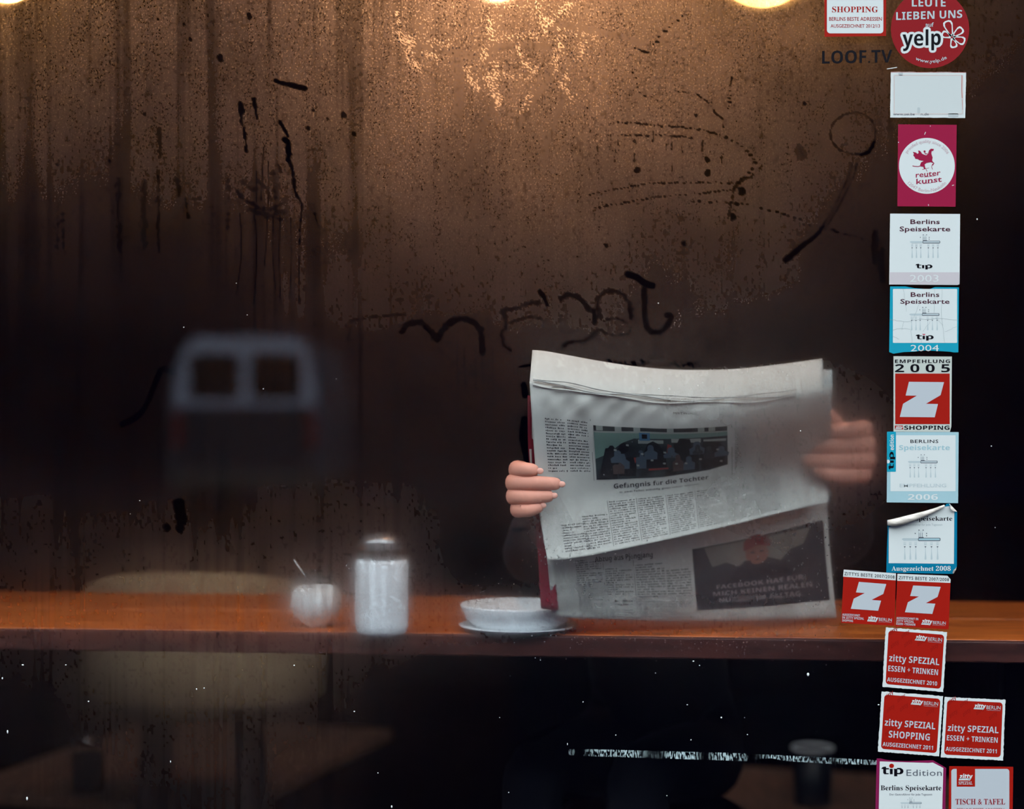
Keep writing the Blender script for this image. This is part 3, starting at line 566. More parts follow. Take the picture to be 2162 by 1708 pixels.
# ------------------------------------------------------------------ lettering: text outlines turned into flat meshes
TXT = {}
def text_mesh(s, shear=0, offset=0, space=1):
    k = (s, shear, offset, space)
    if k in TXT: return TXT[k]
    c = bpy.data.curves.new('t', 'FONT'); c.body = s; c.resolution_u = 2; c.shear = shear; c.offset = offset; c.space_character = space
    o = bpy.data.objects.new('t', c); COL.objects.link(o); dg = bpy.context.evaluated_depsgraph_get()
    me = bpy.data.meshes.new_from_object(o.evaluated_get(dg)); v = np.array([(q.co.x, q.co.y) for q in me.vertices]); f = [tuple(p.vertices) for p in me.polygons]
    bpy.data.objects.remove(o); bpy.data.curves.remove(c); bpy.data.meshes.remove(me); TXT[k] = (v, f); return v, f
def fancy(s, style):
    out = ''; base = {'b': (0x1D5D4, 0x1D5EE, 0x1D7EC), 'bi': (0x1D63C, 0x1D656, 0x1D7EC), 'serif': (0x1D400, 0x1D41A, 0x1D7CE), 'mono': (0x1D670, 0x1D68A, 0x1D7F6)}.get(style)
    if not base: return s
    for ch in s:
        if 'A' <= ch <= 'Z': out += chr(base[0]+ord(ch)-65)
        elif 'a' <= ch <= 'z': out += chr(base[1]+ord(ch)-97)
        elif '0' <= ch <= '9': out += chr(base[2]+ord(ch)-48)
        else: out += ch
    return out
CAPH = .70
def fit(s, x0, x1, base, cap, style=None, shear=0, offset=0, space=1):
    """letters in a picture frame (y down): from x0 to x1, on the line base, capitals cap tall"""
    v, f = text_mesh(fancy(s, style), shear, offset, space); a, b = v[:, 0].min(), v[:, 0].max()
    return [(x0+(x-a)/(b-a)*(x1-x0), base-y/CAPH*cap) for x, y in v], f
def page_text(sh, name, s, u0, u1, v, cap, m, style=None, off=.0007):
    vs, f = fit(s, u0, u1, v, cap, style); mesh(name, [sh.p(a, b, off) for a, b in vs], f, m, news)
page_text(front, 'headline', 'Gefängnis für die Tochter', U(1288), U(1492), .606, .030, m_ink, 'b')
page_text(front, 'headline', 'in zwei Fällen schuldig gesprochen worden', U(1300), U(1470), .638, .013, m_inkl)
page_text(front, 'headline', 'MITTWOCH', U(1422), U(1472), .10, .018, m_inkl)
page_text(page2, 'headline', 'Abzug aus Pjöngjang', U2(1256), U2(1378), .335, .055, m_ink, 'b')
for i, (s, x0, x1) in enumerate((('FACEBOOK HAT FÜR', .16, .82), ('MICH KEINEN REALEN', .13, .88), ('NUTZEN IM ALLTAG.', .17, .80))):
    vs, f = fit(s, x0, x1, .70+.105*i, .062, 'b')
    mesh('advertisement_lettering', [page2.p(*A(a, b-.03*a), .0013) for a, b in vs], f, mat('grey lettering', rgb(132, 122, 122), .8), news)

# ------------------------------------------------------------------ the reader
m_skin = mat('skin', rgb(212, 144, 122), .5, noise=.12, nscale=30, bump=.15); m_cloth = mat('dark pullover', rgb(10, 10, 20), .95, bump=.5, nscale=120); m_hair = mat('dark hair', rgb(30, 22, 18), .7, bump=.8, nscale=90, stretch=(1, 1, .15)); m_nail = mat('fingernail', rgb(216, 156, 138), .35)
def skinned(name, chains, m, parent, levels=2, root=0):
    """chains: lists of (point, radius); equal points are shared joints"""
    vs, es, rs, key = [], [], [], {}
    for ch in chains:
        last = None
        for p, r in ch:
            k = tuple(round(c, 4) for c in p)
            if k not in key: key[k] = len(vs); vs.append(tuple(p)); rs.append(r)
            i = key[k]
            if last is not None and last != i: es.append((last, i))
            last = i
    me = bpy.data.meshes.new(name); me.from_pydata(vs, es, []); o = bpy.data.objects.new(name, me); COL.objects.link(o)
    o.modifiers.new('s', 'SKIN'); sv = me.skin_vertices[0].data if me.skin_vertices else None
    if sv is None:
        bm = bmesh.new(); bm.from_mesh(me); bm.verts.layers.skin.verify(); bm.to_mesh(me); bm.free(); sv = me.skin_vertices[0].data
    for i, r in enumerate(rs):
        sv[i].radius = r if isinstance(r, (tuple, list)) else (r, r); sv[i].use_root = (i == root)
    s = o.modifiers.new('u', 'SUBSURF'); s.levels = s.render_levels = levels
    dg = bpy.context.evaluated_depsgraph_get(); out = bpy.data.meshes.new_from_object(o.evaluated_get(dg)); bpy.data.objects.remove(o); out.name = name
    return out
HX = .27; HY = .74      # the reader's head and trunk stand behind the middle of the newspaper
reader = thing('person', 'person in dark clothes hidden behind the raised newspaper, only two hands showing', 'person', (HX, .80, 0))
wl = P(1152, 1062, .155); wr_ = P(1792, 985, .375)      # wrists
el_l = Vector((.02, .52, 1.14)); el_r = Vector((.60, .62, 1.16)); sh_l = Vector((HX-.175, .80, 1.15)); sh_r = Vector((HX+.175, .80, 1.15)); nk = Vector((HX, .80, 1.19)); hip = Vector((HX, .84, .74))
body_me = skinned('body', [
    [(hip, (.15, .11)), (Vector((HX, .84, .88)), (.135, .10)), (Vector((HX, .82, 1.04)), (.155, .105)), (nk, (.085, .075)), (Vector((HX, .785, 1.245)), (.055, .055)), (Vector((HX, .765, 1.30)), (.055, .055))],
    [(nk, .08), (sh_l, .058), (Vector((.055, .64, 1.12)), .046), (el_l, .042), (Vector((.03, .33, 1.20)), .036), (wl+Vector((0, .03, -.004)), .030), (wl+Vector((0, -.006, 0)), .026)],
    [(nk, .08), (sh_r, .058), (Vector((.54, .70, 1.13)), .046), (el_r, .042), (Vector((.575, .50, 1.23)), .036), (wr_+Vector((0, .03, -.004)), .030), (wr_+Vector((0, -.006, 0)), .026)],
    [(hip, .15), (Vector((HX-.10, .82, .74)), .085), (Vector((HX-.24, .60, .77)), .062), (Vector((HX-.22, .62, .40)), .045), (Vector((HX-.20, .66, .32)), .032), (Vector((HX-.22, .58, .275)), .03)],
    [(hip, .15), (Vector((HX+.10, .82, .74)), .085), (Vector((HX-.06, .54, .77)), .062), (Vector((HX-.04, .56, .40)), .045), (Vector((HX-.02, .62, .32)), .032), (Vector((HX-.04, .52, .275)), .03)]], None, None)
def hand(w, side, rows, tipx, y0, kn, yp, k_=1.0):
    """palm behind the sheet, four fingers hooked round its edge, thumb behind"""
    s = side; chains = []; pal = P(kn+s*40, (rows[0]+rows[3])/2, y0+.030); nails = []; chains.append([(w, .023), (P(kn+s*34, (rows[0]+rows[3])/2+4, y0+.022), .0290*k_)])
    px0 = w; mid = (w+pal)/2
    for i, (yy, tx) in enumerate(zip(rows, tipx)):
        r = (.0112, .0116, .0113, .0104)[i]*k_; dy = (yy-(rows[0]+rows[3])/2)
        o_ = (7, 0, 1, 9)[i]; base = P(kn+s*38, yy-dy*.25, y0+.036); mcp = P(kn+s*(14+o_), yy-dy*.08, y0+.022); pip = P(kn+s*(2+o_), yy-dy*.03, y0-.002); m1 = P(kn+s*(15+o_), yy+1-dy*.03, y0-.017); dip = P(kn+(tx-kn)*.58, yy+2, yp(tx, yy)-.002+.000); tip = P(tx, yy+(5, 4, -2, -10)[i], yp(tx, yy)+.002)
        chains.append([(w, .023), (base, .0125), (mcp, r*1.45), (pip, r*1.25), (m1, r*1.05), (dip, r*.98), (tip, r*.82)])
        nails.append((dip, tip, r))
    th = [(w, .023), (P(kn+s*62, rows[0]+6, y0+.052), .012), (P(kn+s*74, rows[0]-18, y0+.040), .0105), (P(kn+s*92, rows[0]-38, y0+.030), .0085)]
    chains.append(th)
    return skinned('hand', chains, None, None, 2), nails
lh, lnails = hand(wl, 1, (989, 1018, 1048, 1077), (1140, 1186, 1170, 1146), .074, 1078, lambda x, y: .050)
rh, rnails = hand(wr_, -1, (905, 938, 971, 1003), (1735, 1690, 1694, 1722), .300, 1838, lambda x, y: .243, 1.16)
# head: an egg with brow, nose, lips, chin, ears
bm = bmesh.new(); bmesh.ops.create_icosphere(bm, subdivisions=4, radius=1)
hc = Vector((HX, .735, 1.350)); tilt = Matrix.Rotation(math.radians(14), 3, 'X')
g = lambda x, z, cx, cz, rx, rz: math.exp(-((x-cx)/rx)**2-((z-cz)/rz)**2)
for v in bm.verts:
    x, y, z = v.co; X, Y, Z = x*.076, y*.096, z*.118
    if z < 0: X *= 1+z*.30; Y = Y*(1+z*.12)+(0 if y > 0 else -.004*-z)
    if y > 0 and z < -.3: Y *= .8
    if y < 0:
        f = -y; Y -= f*(.026*g(x, z, 0, -.12, .14, .20)+.010*g(x, z, 0, .22, .6, .12)+.008*g(x, z, 0, -.50, .26, .06)+.008*g(x, z, 0, -.60, .24, .05)+.012*g(x, z, 0, -.86, .3, .14))
        Y += f*.012*(g(x, z, .36, .06, .2, .12)+g(x, z, -.36, .06, .2, .12))
    X += math.copysign(.014*g(y, z, .05, -.05, .14, .22), x) if abs(x) > .8 else 0
    v.co = tilt @ Vector((X, Y, Z))+hc
head = bpy.data.meshes.new('head'); bm.to_mesh(head); bm.free()
bm = bmesh.new()
for me_, mi in ((body_me, 0), (lh, 1), (rh, 1), (head, 1)):
    n0 = len(bm.faces); bm.from_mesh(me_); bm.faces.ensure_lookup_table()
    for f in bm.faces[n0:]:
        c = f.calc_center_median()
        f.material_index = 1 if (mi == 1 or (c.z > 1.225 and abs(c.x-HX) < .07 and c.y > .66)) else 0
        f.smooth = True
me = bpy.data.meshes.new('body'); bm.to_mesh(me); bm.free(); link('body', me, [m_cloth, m_skin], reader)
for dip, tip, r in lnails+rnails:
    d = (tip-dip).normalized(); bmn = bmesh.new(); bmesh.ops.create_uvsphere(bmn, u_segments=12, v_segments=8, radius=1); c = tip+d*.000+Vector((0, -r*.55, .0)); 
    for v in bmn.verts: v.co = Vector((v.co.x*.0052, v.co.y*.0022, v.co.z*.0044))+c
    mn = bpy.data.meshes.new('fingernail'); bmn.to_mesh(mn); bmn.free(); link('fingernail', mn, m_nail, reader, True)
bm = bmesh.new(); bmesh.ops.create_icosphere(bm, subdivisions=4, radius=1)
for v in bm.verts:
    x, y, z = v.co; k = 1.10+.015*math.sin(23*x+17*z)*math.cos(19*y)
    v.co = tilt @ Vector((x*.076*k, y*.096*k+.004, z*.118*k))+hc
bmesh.ops.delete(bm, geom=[v for v in bm.verts if (tilt.inverted() @ (v.co-hc)).y < -.052 and (tilt.inverted() @ (v.co-hc)).z < .066 or (tilt.inverted() @ (v.co-hc)).z < -.045], context='VERTS')
hm = bpy.data.meshes.new('hair'); bm.to_mesh(hm); bm.free(); link('hair', hm, m_hair, reader, True)
for s in (-1, 1):
    c = hc+tilt @ Vector((s*.029, -.0765, .008)); lathe('iris', [(.0058*math.sin(math.pi*i/8), -.0058*math.cos(math.pi*i/8)) for i in range(9)], c+tilt @ Vector((0, -.0068, -.001)), m_hair, reader, 12); e = lathe('eye', [(.0115*math.sin(math.pi*i/8), -.0115*math.cos(math.pi*i/8)) for i in range(9)], c, m_china, reader, 16)
# bar stool under the reader
t = thing('bar_stool', 'dark bar stool under the reader behind the counter', 'stool', (HX, .86, 0))
lathe('seat', [(0, .585), (.16, .585), (.175, .60), (.175, .63), (.15, .645), (0, .648)], (HX, .86, 0), m_edge, t)
for a in (45, 135, 225, 315):
    ca_, sa = math.cos(math.radians(a)), math.sin(math.radians(a)); tube('leg', [(HX+.1*ca_, .86+.1*sa, .59), (HX+.2*ca_, .86+.2*sa, 0)], .012, m_leg, t)
tube('foot_ring', [(HX+.172*math.cos(a), .86+.172*math.sin(a), .25) for a in [i*math.pi/12 for i in range(25)]], .009, m_leg, t)

# ------------------------------------------------------------------ across the street: the van that the pane reflects
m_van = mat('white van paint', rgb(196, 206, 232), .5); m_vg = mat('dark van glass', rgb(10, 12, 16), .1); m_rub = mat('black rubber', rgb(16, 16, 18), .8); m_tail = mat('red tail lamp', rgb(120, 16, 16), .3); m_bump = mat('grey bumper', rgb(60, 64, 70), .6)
vx, vy = -3.23, -19.0
van = thing('van', 'white van with two rear windows, seen as a faint blue reflection in the glass', 'van', (vx, vy, 0))
def rrect(x0, x1, z0, z1, r, n=5):
    pts = []
    for cx, cz, a0 in ((x1-r, z1-r, 0), (x0+r, z1-r, 90), (x0+r, z0+r, 180), (x1-r, z0+r, 270)):
        for i in range(n+1): a = math.radians(a0+90*i/n); pts.append((cx+r*math.cos(a), cz+r*math.sin(a)))
    return pts
def slab(name, outer, y0, y1, m, parent, holes=(), taper=1.0):
    bm = bmesh.new(); loops = [outer]+list(holes); vl = [[Vector((a, 0, b)) for a, b in l] for l in loops]; flat = [v for l in vl for v in l]; tri = tessellate_polygon(vl)
    f0 = [bm.verts.new((v.x, y0, v.z)) for v in flat]; f1 = [bm.verts.new((v.x, y1, v.z)) for v in flat]
    for a, b, c in tri:
        bm.faces.new((f0[a], f0[b], f0[c])); bm.faces.new((f1[c], f1[b], f1[a]))
    k = 0
    for l in vl:
        for i in range(len(l)): j = (i+1) % len(l); bm.faces.new((f0[k+i], f1[k+i], f1[k+j], f0[k+j]))
        k += len(l)
    bmesh.ops.recalc_face_normals(bm, faces=bm.faces[:]); me = bpy.data.meshes.new(name); bm.to_mesh(me); bm.free(); return link(name, me, m, parent)
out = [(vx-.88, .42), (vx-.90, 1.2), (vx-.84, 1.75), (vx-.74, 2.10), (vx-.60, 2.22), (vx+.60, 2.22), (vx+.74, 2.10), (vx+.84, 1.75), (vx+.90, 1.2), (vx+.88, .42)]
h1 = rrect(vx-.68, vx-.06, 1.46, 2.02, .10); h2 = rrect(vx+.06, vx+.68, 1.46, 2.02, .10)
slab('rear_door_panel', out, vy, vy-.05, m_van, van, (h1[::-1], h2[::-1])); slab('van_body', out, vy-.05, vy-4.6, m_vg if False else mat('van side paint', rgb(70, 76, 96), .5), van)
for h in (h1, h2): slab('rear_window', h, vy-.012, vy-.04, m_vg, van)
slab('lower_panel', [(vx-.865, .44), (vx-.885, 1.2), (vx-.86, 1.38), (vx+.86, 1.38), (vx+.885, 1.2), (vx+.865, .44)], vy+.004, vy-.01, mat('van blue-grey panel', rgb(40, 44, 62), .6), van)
box('bumper', (vx, vy+.06, .48), (1.82, .16, .22), m_bump, van, bev=.03)
for s in (-1, 1):
    box('tail_lamp', (vx+s*.82, vy+.01, 1.08), (.10, .05, .42), m_tail, van, bev=.01)
    for yy in (.8, 3.7):
        w = lathe('wheel', [(0, -.1), (.20, -.1), (.33, -.09), (.34, 0), (.33, .09), (.2, .1), (0, .1)], (0, 0, 0), m_rub, van, 24)
        w.matrix_parent_inverse = Matrix(); w.rotation_euler = (0, math.pi/2, 0); w.location = (s*.78, -yy, .34)
# ------------------------------------------------------------------ stickers on the street side of the pane
def ink(name, c, rough=.45): return mat(name, tuple(q*.98 for q in rgb(*c)[:3])+(1,), rough, spec=.12)
K_W = ink('sticker white', (186, 192, 192)); K_R = ink('sticker red', (140, 20, 10)); K_B = ink('sticker black', (6, 4, 12)); K_C = ink('sticker cyan', (18, 132, 156)); K_T = ink('sticker teal blue', (0, 100, 132))
K_M = ink('sticker magenta', (132, 18, 54)); K_G = ink('sticker grey', (140, 150, 154)); K_PB = ink('sticker pale blue', (140, 170, 178)); K_LG = ink('sticker light print', (160, 172, 176)); K_D = ink('sticker dark grey print', (74, 78, 88)); K_Y = ink('sticker deep red', (122, 18, 24)); K_P = ink('sticker faded pink', (174, 168, 172)); K_DR = ink('sticker red tint', (124, 16, 9)); K_S = ink('sticker silver', (162, 168, 174))
class Sticker:
    def __init__(s, name, label, fn, outline, back, th=.0005, group=None):
        s.fn = fn; s.parts = {}; s.lay = 0; s.th = th
        pts = [fn(*p) for p in outline]; cx = sum(p[0] for p in pts)/len(pts); cy = max(p[1] for p in pts)
        s.root = thing(name, label, 'sticker', P(cx, cy, 0), group or 'stickers in a column on the window')
        vl = [Vector((x, y, 0)) for x, y in pts]; tri = tessellate_polygon([vl]); n = len(pts)
        vs = [P(x, y, 0)+Vector((0, -.0001, 0)) for x, y in pts]+[P(x, y, 0)+Vector((0, -s.th, 0)) for x, y in pts]
        fs = [tuple(t_) for t_ in tri]+[tuple(n+i for i in reversed(t_)) for t_ in tri]+[(i, (i+1) % n, n+(i+1) % n, n+i) for i in range(n)]
        mesh('backing', vs, fs, back, s.root)
    def add(s, part, m, verts, faces, level=1):
        s.lay += 1; vs, fs = s.parts.setdefault((part, m.name, level, s.lay if part in ('lettering', 'panel', 'scuff', 'logo_dot') else 0), ([], [])); k = len(vs)
        vs += [s.fn(*v) for v in verts]; fs += [tuple(k+i for i in f) for f in faces]
    def poly(s, part, m, pts, level=1, holes=()):
        loops = [list(pts)]+[list(h) for h in holes]; vl = [[Vector((x, y, 0)) for x, y in l] for l in loops]; flat = [p for l in loops for p in l]
        s.add(part, m, flat, [tuple(t_) for t_ in tessellate_polygon(vl)], level)
    def rect(s, part, m, x0, y0, x1, y1, level=1, r=0, hole=None):
        pts = rr(x0, y0, x1, y1, r) if r else [(x0, y0), (x1, y0), (x1, y1), (x0, y1)]
        s.poly(part, m, pts, level, [rr(*hole)] if hole else ())
    def text(s, t_, x0, x1, base, cap, m, style=None, shear=0, offset=0, space=1, level=3, part='lettering', warp=None):
        v, f = fit(t_, x0, x1, base, cap, style, shear, offset, space)
        if warp: v = [warp(a, b) for a, b in v]
        s.add(part, m, v, f, level)
    def line(s, part, m, pts, w, level=3):
        for a, b in zip(pts, pts[1:]):
            d = math.dist(a, b) or 1; nx_, ny_ = -(b[1]-a[1])/d*w/2, (b[0]-a[0])/d*w/2
            s.add(part, m, [(a[0]+nx_, a[1]+ny_), (b[0]+nx_, b[1]+ny_), (b[0]-nx_, b[1]-ny_), (a[0]-nx_, a[1]-ny_)], [(0, 1, 2, 3)], level)
    def done(s):
        for (part, mn, lv, _), (vs, fs) in sorted(s.parts.items(), key=lambda q: q[0][2]):
            mesh(part, [P(x, y, 0)+Vector((0, -s.th-.00006*lv, 0)) for x, y in vs], fs, MATS[mn], s.root)
        return s.root
def rr(x0, y0, x1, y1, r, n=6):
    pts = []
    for cx, cy, a0 in ((x1-r, y1-r, 0), (x0+r, y1-r, 90), (x0+r, y0+r, 180), (x1-r, y0+r, 270)):
        for i in range(n+1): a = math.radians(a0+90*i/n); pts.append((cx+r*math.cos(a), cy+r*math.sin(a)))
    return pts
def circ(cx, cy, rx, ry=None, n=64): ry = ry or rx; return [(cx+rx*math.cos(2*math.pi*i/n), cy+ry*math.sin(2*math.pi*i/n)) for i in range(n)]
def crop(x0, y0, k): return lambda x, y: (x0+x/k, y0+y/k)
c1 = crop(1700, 0, 3.712); c2_ = crop(1840, 430, 5.177); c3 = crop(1840, 740, 5.177); c4 = crop(1760, 1050, 5.89); c5 = crop(1820, 1310, 4.292)
def quad(crp, tl, tr, br, bl, w, h):
    TL, TR, BR, BL = (crp(*p) for p in (tl, tr, br, bl))
    return lambda x, y: tuple(TL[i]*(1-x/w)*(1-y/h)+TR[i]*x/w*(1-y/h)+BR[i]*x/w*y/h+BL[i]*(1-x/w)*y/h for i in (0, 1))
def ragged(pts, amp, step, seed, sides=None):
    r = random.Random(seed); out = []
    for i, (a, b) in enumerate(zip(pts, pts[1:]+pts[:1])):
        n = max(1, int(math.dist(a, b)/step)); am = amp if sides is None or i in sides else 0; d = math.dist(a, b)
        for k in range(n):
            t_ = k/n; j = r.uniform(-am, am) if k else 0; out.append((a[0]+(b[0]-a[0])*t_-(b[1]-a[1])/d*j, a[1]+(b[1]-a[1])*t_+(b[0]-a[0])/d*j))
    return out
def arc(cx, cy, r, x0, x1, a0, a1, base, outward=True):
    """bends a line of letters round a circle; angles in degrees, 0 is right, 90 is up"""
    def w(x, y):
        a = math.radians(a0+(a1-a0)*(x-x0)/(x1-x0)); rr_ = r+(base-y)*(1 if outward else -1); return (cx+rr_*math.cos(a), cy-rr_*math.sin(a))
    return w
def gate(s, x, y, k, m_fork, m_dark, m_knife, strong=True):
    """a row of six forks under a knife with small cutlery on top; (x, y) is the knife's left end, k its length / 340"""
    for i, fx in enumerate((28, 75, 122, 205, 257, 309)):
        X = x+fx*k
        for dx in (-8, 0, 8): s.rect('cutlery_drawing', m_fork, X+(dx-1.7)*k, y+22*k, X+(dx+1.7)*k, y+46*k, 2)
        s.rect('cutlery_drawing', m_fork, X-10*k, y+44*k, X+10*k, y+50*k, 2)
        s.poly('cutlery_drawing', m_dark, [(X-8*k, y+61*k), (X+8*k, y+61*k), (X+3*k, y+71*k), (X-3*k, y+71*k)], 3)
        s.poly('cutlery_drawing', m_fork, [(X-2*k, y+71*k), (X+2*k, y+71*k), (X+4*k, y+110*k), (X+9*k, y+165*k), (X+7*k, y+176*k), (X-6*k, y+176*k), (X-7*k, y+165*k), (X-2.5*k, y+110*k)], 2)
    s.poly('cutlery_drawing', m_fork, [(x, y), (x+15*k, y-9*k), (x+145*k, y-9*k), (x+145*k, y+14*k), (x+20*k, y+14*k)], 2)
    s.poly('cutlery_drawing', m_dark, rr(x+142*k, y-12*k, x+334*k, y+16*k, 9*k), 2, [rr(x+147*k, y-7*k, x+328*k, y+9*k, 6*k)])
    s.poly('cutlery_drawing', m_knife, rr(x+147*k, y-7*k, x+328*k, y+9*k, 6*k), 3)
    s.rect('cutlery_drawing', m_dark, x+146*k, y-18*k, x+190*k, y-12*k, 3)
    for dx, h in ((150, 75), (165, 75), (180, 75)):
        s.rect('cutlery_drawing', m_dark, x+(dx-1.5)*k, y-55*k, x+(dx+1.5)*k, y-18*k, 2); s.rect('cutlery_drawing', m_fork, x+(dx-5)*k, y-h*k, x+(dx-1)*k, y-18*k, 2)
    for dx, dy in ((150, -78), (186, -78), (118, -50), (215, -50), (215, -30)): s.poly('cutlery_drawing', m_dark, [(x+(dx-5)*k, y+(dy-4)*k), (x+(dx+5)*k, y+(dy-3)*k), (x+(dx+3)*k, y+(dy+6)*k), (x+(dx-3)*k, y+(dy+5)*k)], 3)
def tip(s, x0, x1, base, cap, m, dot=None, level=3):
    """black lower-case letters with wide slabs; the dot of the i is a half disc"""
    w = x1-x0; k = w/190.0; X = lambda a: x0+a*k; Y = lambda b: base-b*cap/50.0
    s.poly('logo_letters', m, [(X(0), Y(36)), (X(12), Y(47)), (X(28), Y(50)), (X(42), Y(50)), (X(42), Y(40)), (X(66), Y(40)), (X(66), Y(32)), (X(42), Y(32)), (X(42), Y(12)), (X(46), Y(7)), (X(64), Y(7)), (X(64), Y(0)), (X(28), Y(0)), (X(18), Y(8)), (X(18), Y(34))], level)
    s.poly('logo_letters', m, [(X(72), Y(36)), (X(98), Y(36)), (X(98), Y(0)), (X(74), Y(0)), (X(74), Y(26))], level)
    s.poly('logo_letters', m, [(X(106), Y(36)), (X(132), Y(36)), (X(136), Y(42)), (X(164), Y(42)), (X(182), Y(34)), (X(190), Y(20)), (X(182), Y(6)), (X(166), Y(0)), (X(136), Y(0)), (X(136), Y(-14)), (X(110), Y(-14)), (X(110), Y(28))], level,
           [[(X(136), Y(32)), (X(156), Y(32)), (X(164), Y(22)), (X(156), Y(9)), (X(136), Y(9))]])
    if dot: s.poly('logo_dot', dot, [(X(70), Y(56)), (X(104), Y(56)), (X(98), Y(46)), (X(92), Y(42)), (X(82), Y(42)), (X(76), Y(46))], level)
def zlogo(s, x, y, k, m):
    """heavy slanted z; x, y = the left and top of its box, 484 x 388 units times k"""
    pts = [(100, 0), (484, 4), (446, 146), (286, 240), (418, 243), (382, 388), (0, 384), (36, 240), (186, 152), (64, 150)]
    s.poly('logo', m, [(x+a*k, y+b*k) for a, b in pts], 3)
def zitty(s, x0, x1, top, base, m, level=3):
    h = base-top; w = x1-x0
    s.text('zitty', x0+.05*w, x1, base-h*.22, h*.72, m, 'bi', offset=.02, level=level, part='logo_letters')
    s.poly('logo_letters', m, [(x0+.06*w, base-h*.30), (x0+.50*w, base-h*.30), (x0+.86*w, base-h*.30), (x0+.74*w, base), (x0, base)], level)

# 1 the shopping award at the top edge
s = Sticker('window_sticker', 'white square sticker with red border at the top edge, reading SHOPPING in serif capitals', c1, [(150, -150), (635, -150), (633, 283), (152, 289)], K_R)
s.poly('panel', K_W, rr(170, -200, 612, 262, 26), 1)
s.text('SHOPPING', 210, 570, 97, 46, K_R, 'serif', level=3); s.text('BERLINS BESTE ADRESSEN', 187, 600, 163, 29, K_R, None, offset=.008); s.text('AUSGEZEICHNET 2012/13', 198, 585, 217, 27, K_R, None, offset=.008); s.done()
# 2 the round one
s = Sticker('round_window_sticker', 'round dark red sticker at the top edge with a black and white logo', c1, circ(978, 228, 307, 307, 72), K_Y)
s.text('LEUTE', 835, 1100, 52, 62, K_LG, 'b'); s.text('LIEBEN UNS', 712, 1230, 158, 60, K_LG, 'b', warp=lambda x, y: (x, y-(x-712)*.035)); s.text('auf', 942, 1006, 209, 33, K_LG, offset=.01)
for off, m_, lv in ((.0, K_B, 4),):
    s.text('yelp', 762, 1062, 362, 116, m_, 'b', level=lv, part='logo_letters', warp=lambda x, y: (x, y-(x-762)*.03))
v_, f_ = fit('yelp', 762, 1062, 362, 116, 'b')
# white surround of the word: the same letters grown
for k_ in range(12):
    a = k_*math.pi/6; s.add('logo_surround', K_W, [(x+19*math.cos(a), y-(x-762)*.03+19*math.sin(a)) for x, y in v_], f_, 2+k_*.05)
def petal(cx, cy, ang, l, w, w0, inner):
    d = math.radians(ang); pts = []
    for u_, v_ in ((0+inner*2.4, -w0), (l*.75, -w), (l*.93, -w*.85), (l, -w*.4), (l, w*.4), (l*.93, w*.85), (l*.75, w), (0+inner*2.4, w0)):
        uu = u_-(inner if u_ > 20 else 0); vv = v_*(1-inner/max(w, 1)) if inner else v_
        pts.append((cx+uu*math.cos(d)-vv*math.sin(d), cy-uu*math.sin(d)-vv*math.cos(d)))
    return pts
for ang, l, w in ((108, 128, 38), (40, 100, 32), (-20, 100, 34), (-78, 78, 30), (-200, 78, 30)):
    bx, by = 1150, 292; bx += 8*math.cos(math.radians(ang)); by -= 8*math.sin(math.radians(ang))
    s.poly('logo_burst', K_W, petal(bx, by, ang, l, w, 13, 0), 2.8); s.poly('logo_burst', K_Y, petal(bx, by, ang, l, w, 10, 12), 3.2)
s.text('www.yelp.de', 0, 270, 0, 27, K_LG, warp=arc(978, 228, 266, 0, 270, -116, -60, 0, False), offset=.01); s.done()
# 3 clear foil with black letters
m_foil = clear_mat('clear foil', (.97, .97, .97, 1), ior=1.06, rough=.1); MATS['clear foil'] = m_foil
s = Sticker('foil_sticker', 'clear foil strip with bold black capitals, beside the round red sticker', c1, rr(82, 350, 724, 553, 6), m_foil, th=.0003)
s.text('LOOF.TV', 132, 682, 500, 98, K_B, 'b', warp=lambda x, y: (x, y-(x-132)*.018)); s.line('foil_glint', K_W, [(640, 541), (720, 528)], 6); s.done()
# 4 blank faded card
s = Sticker('window_sticker', 'blank bleached white card sticker with a faint web address, directly under the round red sticker', c1, ragged([(671, 564), (1261, 566), (1254, 925), (666, 921)], 1.5, 30, 4), K_W)
K_F = ink('faded red rule', (182, 168, 164)); K_F2 = ink('worn red rule', (168, 98, 92)); K_TP = ink('tape mark', (158, 166, 168)); K_WP = ink('bleached paper', (176, 182, 182))
s.rect('panel', K_WP, 690, 584, 1240, 900, 1); s.rect('border', K_F, 694, 588, 1236, 896, 2, 14, hole=(700, 594, 1230, 890, 12))
s.line('border', K_F2, [(1228, 590), (1226, 700), (1229, 770)], 5, 3); s.line('border', K_F2, [(1228, 780), (1232, 860)], 2.5, 3); s.line('border', K_F2, [(671, 566), (1260, 568)], 3, 3)
s.text('www.sei.be', 688, 858, 904, 20, K_D); s.text('n.de', 906, 968, 904, 20, K_D); s.rect('panel', K_TP, 878, 842, 900, 890, 2, 8); s.rect('panel', K_TP, 730, 568, 765, 592, 2, 8); s.rect('panel', K_TP, 1120, 890, 1200, 918, 2, 8); s.done()
